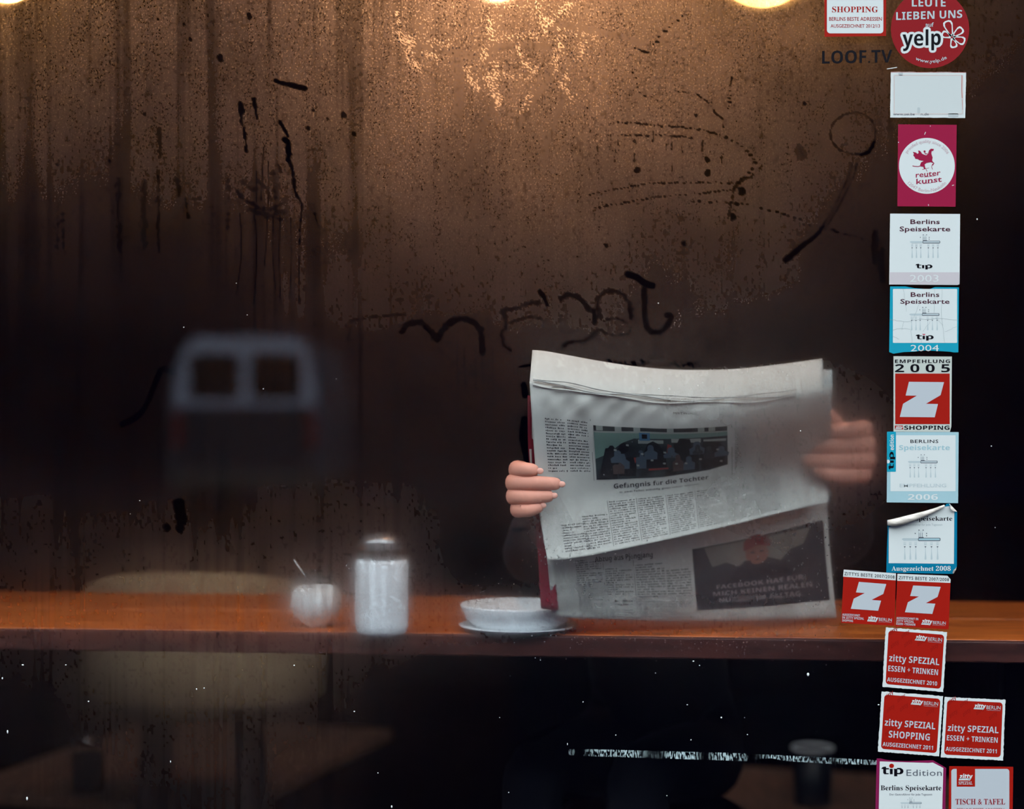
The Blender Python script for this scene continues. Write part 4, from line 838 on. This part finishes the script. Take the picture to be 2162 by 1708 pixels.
# 5 magenta with winged horse
s = Sticker('window_sticker', 'magenta upright rectangle sticker with a white disc and a winged horse', c1, [(728, 975), (1187, 979), (1178, 1620), (722, 1617)], K_M)
cx_, cy_ = 953, 1300; s.poly('white_disc', K_W, circ(cx_, cy_, 219, 219), 1); K_PK = ink('dusty pink print', (168, 138, 146))
s.text('proofed quality since 2006', 0, 430, 0, 26, K_PK, warp=arc(cx_, cy_, 180, 0, 430, 148, 30, 0)); s.text('12047 Berlin-Neukölln', 0, 380, 0, 26, K_PK, warp=arc(cx_, cy_, 206, 0, 380, 222, 318, 0, False))
horse = [(1008, 1168), (985, 1166), (970, 1178), (962, 1205), (948, 1218), (930, 1212), (915, 1205), (905, 1188), (893, 1180), (885, 1180), (888, 1200), (878, 1206), (868, 1196), (842, 1190), (852, 1208), (845, 1216), (858, 1232), (862, 1245), (882, 1248), (893, 1256), (915, 1260), (928, 1262), (908, 1272), (900, 1290), (902, 1305), (925, 1308), (930, 1325), (915, 1326), (918, 1330), (940, 1326), (938, 1300), (935, 1290), (950, 1278), (985, 1272), (1005, 1280), (992, 1290), (998, 1300), (1012, 1280), (1000, 1268), (994, 1258), (998, 1235), (988, 1205), (990, 1186), (1004, 1182)]
s.poly('emblem', K_M, horse, 3); s.poly('emblem', K_M, circ(935, 1187, 8, 8, 12), 3); s.line('emblem', K_M, [(935, 1192), (942, 1208), (958, 1204)], 6)
s.line('emblem', K_M, [(902, 1300), (885, 1306), (860, 1304), (840, 1300)], 6); s.line('emblem', K_M, [(940, 1315), (950, 1335), (955, 1345)], 4); s.line('emblem', K_M, [(993, 1295), (990, 1310), (998, 1328)], 4); s.line('emblem', K_M, [(945, 1322), (970, 1316)], 3)
sk = lambda x, y: (x, y-(x-865)*.10)
for t_, x0, x1, b_ in (('reuter', 866, 1060, 1392), ('kunst', 870, 1070, 1444)):
    s.text(t_, x0, x1, b_, 42, K_M, None, offset=.012, warp=sk, part='lettering')
s.line('lettering', K_M, [(930, 1388), (1010, 1380)], 3); s.line('lettering', K_M, [(925, 1440), (1010, 1430)], 3)
for a, b in (((980, 985), (980, 992)), ((965, 1600), (966, 1614)), ((943, 1035), (934, 1056)), ((1150, 1455), (1165, 1450)), ((729, 1112), (731, 1120))): s.line('scuff', K_W, [a, b], 5)
s.done()
# 6 the 2003 card
s = Sticker('window_sticker', 'bleached white menu-award card dated 2003 on a pale pink band, above the cracked cyan one', c2_, [(203, 109), (968, 113), (962, 870), (944, 889), (193, 884)], K_W)
s.rect('date_band', K_P, 198, 750, 960, 884, 1); K_N = ink('dark plum print', (58, 16, 34)); s.text('Berlins', 424, 745, 222, 50, K_N, offset=.012); s.text('Speisekarte', 306, 860, 302, 52, K_N, offset=.012)
s.text('2003', 418, 733, 855, 78, K_W); gate(s, 415, 418, 1.0, K_LG, K_D, K_LG); tip(s, 478, 667, 706, 48, K_B); s.done()
# 7 the 2004 card
top = [(203, 905), (370, 905), (470, 924), (560, 930), (612, 942), (650, 928), (692, 912), (955, 915)]; bot = [(948, 1625), (900, 1626), (860, 1618), (760, 1612), (600, 1604), (540, 1606), (470, 1618), (350, 1622), (240, 1640), (193, 1622)]
s = Sticker('window_sticker', 'cracked cyan-bordered menu-award card dated 2004 with a torn lower edge', c2_, top+bot, K_C)
s.rect('panel', K_W, 233, 932, 935, 1522, 1, 8); s.text('Berlins', 428, 740, 1018, 50, K_N, offset=.012, level=3); s.text('Speisekarte', 314, 852, 1093, 50, K_N, offset=.012)
s.text('2004', 426, 735, 1612, 70, K_W); gate(s, 410, 1210, .99, K_LG, K_D, K_LG); tip(s, 480, 680, 1482, 52, K_B, ink('dusty red dot', (168, 74, 88)))
K_CR = ink('crack line', (140, 152, 156)); rc = random.Random(3)
for x0, y0, x1, y1 in ((196, 1265, 360, 1290), (360, 1290, 560, 1262), (560, 1262, 760, 1255), (760, 1255, 948, 1268), (345, 935, 380, 1180), (690, 935, 680, 1200), (770, 935, 765, 1250), (765, 1250, 800, 1520), (230, 1380, 330, 1362), (330, 1362, 420, 1372), (300, 1480, 230, 1450), (350, 1290, 330, 1380), (640, 1290, 560, 1400), (520, 1100, 430, 1300), (430, 1380, 440, 1520), (540, 1480, 545, 1522), (800, 1400, 930, 1340), (700, 1250, 780, 1330)):
    pts = [(x0+(x1-x0)*i/6+rc.uniform(-6, 6)*(0 < i < 6), y0+(y1-y0)*i/6+rc.uniform(-6, 6)*(0 < i < 6)) for i in range(7)]; s.line('cracks', K_CR, pts, 2.2, 4)
s.done()
# 8 the 2005 card
K_L = ink('cream sticker', (168, 174, 168))
s = Sticker('window_sticker', 'tall cream sticker dated 2005 with one heavy white slanted letter in a red square', c3, [(240, 62), (878, 66), (872, 830), (856, 890), (240, 886)], K_L)
s.rect('panel', K_R, 258, 252, 854, 805, 1); s.text('EMPFEHLUNG', 256, 858, 136, 36, K_B, 'b', space=1.1); s.text('2005', 256, 856, 236, 84, K_B, 'b', space=1.55); zlogo(s, 308, 342, 1.0, K_S)
s.rect('small_panel', K_R, 254, 820, 344, 862, 1); zitty(s, 258, 342, 824, 858, K_W); s.text('SHOPPING', 356, 852, 866, 44, K_B, 'b'); s.done()
# 9 the 2006 card
s = Sticker('window_sticker', 'faded pale blue menu-award card dated 2006 with a cyan tab up its left edge', c3, [(172, 888), (952, 892), (946, 1668), (166, 1660)], K_PB)
s.rect('panel', K_W, 206, 926, 918, 1538, 1, 4); s.text('BERLINS', 424, 730, 1010, 36, K_B, offset=.008, space=1.1); s.text('Speisekarte', 300, 855, 1088, 52, K_PB, 'b'); s.text('EMPFEHLUNG', 306, 816, 1494, 38, K_LG, offset=.008); s.text('2006', 396, 725, 1632, 60, K_W, 'b')
gate(s, 394, 1216, .98, K_LG, K_D, K_LG); s.poly('tab', K_C, rr(168, 886, 266, 1326, 8), 2)
rot = lambda x, y: (244-(0-y)*1.0, 1088-x)
s.text('edition', 0, 168, 0, 44, K_W, 'b', warp=lambda x, y: (244+y, 1088-x), level=4)
class _T:   # logo letters turned to run upwards
    def __init__(q, st): q.st = st
    def poly(q, part, m, pts, level, holes=()): q.st.poly(part, m, [(252+y, 1305-x) for x, y in pts], level, [[(252+y, 1305-x) for x, y in h] for h in holes])
tip(_T(s), 0, 200, -10, 56, K_B, None, 4); s.poly('tab_dot', K_W, [(168, 1196), (182, 1192), (196, 1200), (200, 1214), (194, 1228), (180, 1234), (170, 1232)], 3); s.done()
# 10 the 2008 card, its corner peeled into a roll
s = Sticker('peeling_sticker', 'blue-bordered menu-award card dated 2008 whose top edge has peeled off the glass in a roll', c4, [(665, 275), (700, 300), (1380, 115), (1400, 82), (1440, 75), (1535, 180), (1532, 860), (1488, 952), (655, 935), (660, 700), (672, 420)], K_T)
s.poly('panel', K_W, [(686, 370), (1000, 270), (1376, 118), (1440, 108), (1500, 182), (1495, 826), (684, 818)], 1)
s.text('speisekarte', 1020, 1474, 290, 56, K_B, 'serif', level=2); s.text('Der Gastroführer für jede Tageszeit', 826, 1352, 352, 26, K_G, level=2)
gate(s, 843, 520, 1.45, K_LG, K_D, K_PB); s.text('Ausgezeichnet 2008', 720, 1455, 912, 58, K_W, 'serif'); s.done()
m_roll = mat('curled sticker back', rgb(200, 192, 184), .7, noise=.55, nscale=60, stretch=(1, 1, 5), bump=.4)
pr = [c4(*p) for p in ((672, 318), (760, 315), (860, 290), (1000, 248), (1150, 200), (1260, 158), (1380, 103))]
tube('curled_edge', [P(x, y, -.004-.001*math.sin(i)) for i, (x, y) in enumerate(pr)], [.0040, .0055, .0056, .0048, .0038, .0027, .0014], m_roll, s.root, 14)
def flap(name, pts, lift, m, root):
    q = [c4(*p) for p in pts]; vs = [P(x, y, -.0007-l) for (x, y), l in zip(q, lift)]+[P(x, y, -.0010-l) for (x, y), l in zip(q, lift)]; n = len(q)
    tri = tessellate_polygon([[Vector((x, y, 0)) for x, y in q]])
    mesh(name, vs, [tuple(t_) for t_ in tri]+[tuple(n+i for i in reversed(t_)) for t_ in tri]+[(i, (i+1) % n, n+(i+1) % n, n+i) for i in range(n)], m, root)
flap('folded_corner', [(1440, 78), (1536, 178), (1490, 172), (1460, 150), (1448, 112)], (0, .001, .004, .004, .003), m_roll, s.root)
flap('folded_corner', [(1532, 862), (1520, 905), (1492, 950), (1480, 940), (1490, 905), (1510, 890)], (0, .001, 0, .003, .003, .002), m_roll, s.root)
# 11, 12 the pair of red 2007/2008
def z_sticker(label, tl, tr, br, bl, w, h, outline, lines, x=0):
    s = Sticker('window_sticker', label, quad(c4, tl, tr, br, bl, w, h), outline, K_R, group=None)
    s.poly('title_band', K_W, outline[:-2]+[(w-1, 88), (1, 88)], 1)
    s.text('ZITTYS BESTE 2007/2008', 16, 640, 68, 40, K_B, offset=.008, space=1.1, level=3); zlogo(s, 112, 138, .885, K_S)
    for i, t_ in enumerate(lines): s.text(t_, 10, 10+len(t_)*16.8, 568+36*i, 27, K_S, 'b')
    zitty(s, 318, 455, 550, 620, K_W); s.text('BERLIN', 462, 620, 606, 40, K_LG, None); s.line('underline', K_LG, [(455, 618), (620, 618)], 2); s.done()
z_sticker('left one of two adjoining red square stickers dated 2007/2008, ending SHOPPING', (118, 897), (775, 945), (757, 1598), (93, 1560), 657, 658, [(8, 0), (657, 0), (657, 658), (0, 658)], ('AUSGEZEICHNET', 'IN ZITTY SPEZIAL', 'SHOPPING'))
z_sticker('right one of two adjoining red square stickers dated 2007/2008, ending ESSEN + TRINKEN', (792, 950), (1456, 975), (1430, 1642), (766, 1605), 660, 662, [(0, 0), (618, 0), (660, 46), (660, 662), (0, 662)], ('AUSGEZEICHNET IN', 'ZITTY SPEZIAL', 'ESSEN +TRINKEN'))
# 13-15 the red ones with torn white borders
def spezial(label, tl, tr, br, bl, l2, l2x, l2b, l2c, l3, seed, y1=304, c1_=58, y3=490):
    w, h = 556, 543; fn = quad(c5, tl, tr, br, bl, w, h)
    s = Sticker('window_sticker', label, fn, ragged([(0, 0), (w, 0), (w, h), (0, h)], 2.6, 14, seed), K_W)
    s.poly('panel', K_R, rr(26, 26, 532, 516, 30), 1)
    r = random.Random(seed)
    for x, y in ((40, 70), (150, 90), (60, 190), (180, 170), (300, 150), (430, 110), (420, 190), (240, 330), (60, 400), (400, 380), (200, 450)):
        s.text('zitty', x, x+95, y, 34, K_DR, 'bi', level=2, part='watermark_print', warp=lambda a, b, X=x, Y=y: (X+(a-X)*.75+(b-Y)*.45, Y+(b-Y)*.85-(a-X)*.65))
    zitty(s, 268, 380, 46, 96, K_W, 4); s.text('BERLIN', 386, 514, 90, 33, K_LG, None, level=4); s.line('underline', K_LG, [(386, 100), (514, 100)], 1.6, 4)
    s.text('zitty SPEZIAL', 45, 503, y1, c1_, K_S, 'b', level=4); s.text(l2, l2x[0], l2x[1], l2b, l2c, K_S, 'b', level=4); s.text(l3, 38, 495, y3, 36, K_S, 'b', level=4); s.done()
spezial('red sticker with rounded panel and torn white border dated 2010, alone in its row', (215, 62), (770, 105), (735, 648), (185, 600), 'ESSEN + TRINKEN', (42, 497), 395, 50, 'AUSGEZEICHNET 2010', 1)
spezial('red sticker with torn white border reading SHOPPING, left of the pair dated 2011', (178, 642), (735, 685), (698, 1230), (143, 1187), 'SHOPPING', (88, 460), 408, 60, 'AUSGEZEICHNET 2011', 2)
spezial('red sticker with torn white border reading ESSEN + TRINKEN, right of the pair dated 2011', (748, 693), (1299, 718), (1278, 1268), (714, 1240), 'ESSEN + TRINKEN', (42, 500), 387, 46, 'AUSGEZEICHNET 2011', 3, 302, 56, 482)
# 16 purple-bordered edition card at the bottom
s = Sticker('window_sticker', 'white menu-award card with purple border and a red-dotted logo, at the bottom edge', c5, [(133, 1250), (170, 1250), (215, 1262), (300, 1272), (420, 1275), (520, 1270), (645, 1267), (762, 1335), (750, 1900), (115, 1900)], ink('sticker purple', (112, 22, 66)))
s.poly('panel', K_W, [(160, 1276), (400, 1284), (600, 1290), (640, 1286), (736, 1335), (722, 1860), (148, 1860)], 1)
tip(s, 172, 376, 1392, 68, K_B); s.poly('logo_dot', K_R, circ(267, 1316, 22, 20, 20), 4); s.text('Edition', 402, 722, 1407, 58, K_D, space=1.05)
s.text('Berlins Speisekarte', 168, 718, 1538, 46, K_B, 'serif'); s.text('Der Gastroführer für jede Tageszeit', 248, 636, 1584, 18, K_D); gate(s, 345, 1652, .58, K_LG, K_D, K_LG); s.done()
# 17 red bordered with serif line
s = Sticker('window_sticker', 'red-bordered grey sticker with serif capitals and a red tab, in the bottom right corner', c5, [(790, 1320), (1370, 1326), (1362, 1900), (782, 1900)], K_R)
s.poly('panel', K_S, rr(808, 1344, 1334, 1950, 26), 1); s.rect('tab', K_R, 857, 1335, 1023, 1505, 2); zitty(s, 874, 1002, 1388, 1447, K_W, 4); s.text('SPEZIAL', 874, 1000, 1486, 30, K_LG, 'serif', level=4)
s.text('TISCH & TAFEL', 845, 1296, 1666, 52, K_Y, 'serif', level=3); s.text('BERLINS BESTE ADRESSEN', 860, 1285, 1726, 26, K_R); s.done()

# ------------------------------------------------------------------ strip of scratched tape residue on the pane
def residue():
    m = bpy.data.materials.new('scratched tape residue'); m.use_nodes = True; nt = m.node_tree; nt.nodes.clear(); N = nt.nodes.new; L = nt.links.new
    tcn = N('ShaderNodeTexCoord'); mp = N('ShaderNodeMapping'); mp.inputs['Scale'].default_value = (1, 1, .35); n = N('ShaderNodeTexNoise'); n.inputs['Scale'].default_value = 420; n.inputs['Detail'].default_value = 4
    mp2 = N('ShaderNodeMapping'); mp2.inputs['Scale'].default_value = (1, 1, .05); n2 = N('ShaderNodeTexNoise'); n2.inputs['Scale'].default_value = 28; n2.inputs['Detail'].default_value = 2
    L(tcn.outputs['Object'], mp.inputs[0]); L(mp.outputs[0], n.inputs['Vector']); L(tcn.outputs['Object'], mp2.inputs[0]); L(mp2.outputs[0], n2.inputs['Vector'])
    r = N('ShaderNodeValToRGB'); r.color_ramp.elements[0].position = .46; r.color_ramp.elements[1].position = .60; L(n.outputs['Fac'], r.inputs[0])
    r2 = N('ShaderNodeValToRGB'); r2.color_ramp.elements[0].position = .36; r2.color_ramp.elements[1].position = .60; L(n2.outputs['Fac'], r2.inputs[0])
    mu = N('ShaderNodeMath'); mu.operation = 'MULTIPLY'; L(r.outputs[0], mu.inputs[0]); L(r2.outputs[0], mu.inputs[1]); m2 = N('ShaderNodeMath'); m2.operation = 'MULTIPLY'; m2.inputs[1].default_value = .6; L(mu.outputs[0], m2.inputs[0])
    t_ = N('ShaderNodeBsdfTransparent'); d_ = N('ShaderNodeBsdfDiffuse'); d_.inputs[0].default_value = rgb(176, 196, 200); mx = N('ShaderNodeMixShader'); L(m2.outputs[0], mx.inputs[0]); L(t_.outputs[0], mx.inputs[1]); L(d_.outputs[0], mx.inputs[2])
    o = N('ShaderNodeOutputMaterial'); L(mx.outputs[0], o.inputs[0]); return m
rs = [(1200, 1581), (1300, 1583), (1400, 1586), (1530, 1589), (1640, 1594), (1760, 1600), (1852, 1605), (1852, 1615), (1760, 1613), (1660, 1607), (1630, 1601), (1605, 1602), (1580, 1607), (1480, 1604), (1360, 1600), (1260, 1597), (1201, 1594)]
vl = [Vector((x, y, 0)) for x, y in rs]; n = len(rs); tri = tessellate_polygon([vl])
vs = [P(x, y, -.0001) for x, y in rs]+[P(x, y, -.0004) for x, y in rs]
o = mesh('tape_strip', vs, [tuple(t_) for t_ in tri]+[tuple(n+i for i in reversed(t_)) for t_ in tri]+[(i, (i+1) % n, n+(i+1) % n, n+i) for i in range(n)], residue())
tag(o, 'long thin strip of scratched pale tape residue near the bottom of the glass', 'tape strip')

# ------------------------------------------------------------------ specks of dust and small water drops on the pane
def blobs(name, items, m, y, kind, label, flat=.5):
    vs, fs = [], []
    for x, yy, rx, rz in items:
        c = P(x, yy, 0); k = len(vs); a0 = random.random()
        for ring_, (s_, h_) in enumerate(((1, 0), (.75, .6), (0, .85))):
            if s_ == 0: vs.append((c.x, y+h_*flat*min(rx, rz)/1500*(1 if y > 0 else -1), c.z)); continue
            for i in range(7):
                a = a0+2*math.pi*i/7; vs.append((c.x+s_*rx/1500*math.cos(a)*(1+.15*math.sin(3*a)), y+h_*flat*min(rx, rz)/1500*(1 if y > 0 else -1), c.z+s_*rz/1500*math.sin(a)))
        for i in range(7):
            j = (i+1) % 7; fs.append((k+i, k+j, k+7+j, k+7+i)); fs.append((k+7+i, k+7+j, k+14))
    o = mesh(name, vs, fs, m, win, True); o['kind'] = kind; o['label'] = label; return o
specks = [(48, 1404, 2.6, 1.8), (139, 1404, 1.6, 1.4), (5, 1432, 1.6, 2.4), (16, 1545, 1.6, 4), (187, 1481, 1.6, 1.6), (415, 1455, 1.4, 2), (431, 1453, 1.2, 1.6), (621, 1405, 1.6, 1.6), (748, 1502, 1.8, 1.4), (827, 1703, 1.6, 3), (798, 1632, 1.2, 1.2), (360, 1608, 1, 2.6), (57, 1686, 2, 4), (1130, 1389, 1, 1), (1141, 1394, 1, 1), (1464, 1396, 2, 1.4), (1477, 1405, 1.4, 1.2), (1384, 1421, 1.2, 1.2), (1231, 1482, 1.2, 1.4), (1451, 1488, 1.8, 1.2), (1523, 1515, 1.8, 1.8), (1572, 1515, 1, 1), (1578, 1551, 1.4, 1.2), (1300, 1552, 1.4, 1.2), (1459, 1562, 1.2, 1.4), (1706, 1424, 2.6, 4), (1055, 1515, 1, 1), (1408, 1680, 1.2, 1.2), (1074, 1673, 1.2, 1.2), (388, 691, 1.4, 1.4), (556, 821, 1.3, 1.3), (295, 1057, 1.2, 1.2), (275, 1085, 1, 1), (1390, 640, 1.2, 1.2), (2093, 942, 1.5, 1.5), (2063, 463, 1.3, 2), (2101, 1114, 1.2, 1.2), (1198, 1571, .8, 2.6), (1391, 821, 1.6, 1.6), (1690, 910, 1.4, 1.4), (1855, 1488, 2, 1.4), (522, 665, 1, 1), (499, 598, 1, 1), (710, 800, .9, .9)]
blobs('dust_specks', specks, ink('pale dust', (200, 206, 206)), -.0001, 'stuff', 'pale dust specks')
m_drop = bpy.data.materials.new('water drops'); m_drop.use_nodes = True; pb = m_drop.node_tree.nodes['Principled BSDF']; pb.inputs['Transmission Weight'].default_value = 1; pb.inputs['IOR'].default_value = 1.33; pb.inputs['Roughness'].default_value = .02
rd = random.Random(9); drops = []
def scatter(cx, cy, sx, sy, n, r0, r1):
    for _ in range(n): drops.append((rd.gauss(cx, sx), rd.gauss(cy, sy), rd.uniform(r0, r1), rd.uniform(r0, r1)*1.3))
scatter(1150, 1150, 22, 55, 60, .8, 2); scatter(1240, 1190, 60, 16, 60, 1, 2.4); scatter(1210, 1290, 25, 35, 70, .9, 2.2); scatter(1300, 1330, 120, 40, 110, .8, 2.2); scatter(1690, 1200, 60, 110, 110, .8, 2); scatter(930, 1250, 20, 20, 30, .8, 2); scatter(690, 1195, 30, 8, 22, 1, 2.4); scatter(1000, 1260, 60, 20, 40, .8, 1.6)
scatter(1500, 1360, 160, 18, 90, .8, 2); scatter(1790, 1100, 30, 70, 30, .8, 1.8); scatter(1350, 950, 60, 60, 14, .8, 1.8); scatter(1160, 110, 90, 60, 60, 1, 2.4); scatter(960, 110, 70, 30, 50, 1, 2.4); scatter(1350, 110, 60, 50, 30, .8, 2)
blobs('water_drops', drops, m_drop, .0074, 'stuff', 'small water drops', .6)
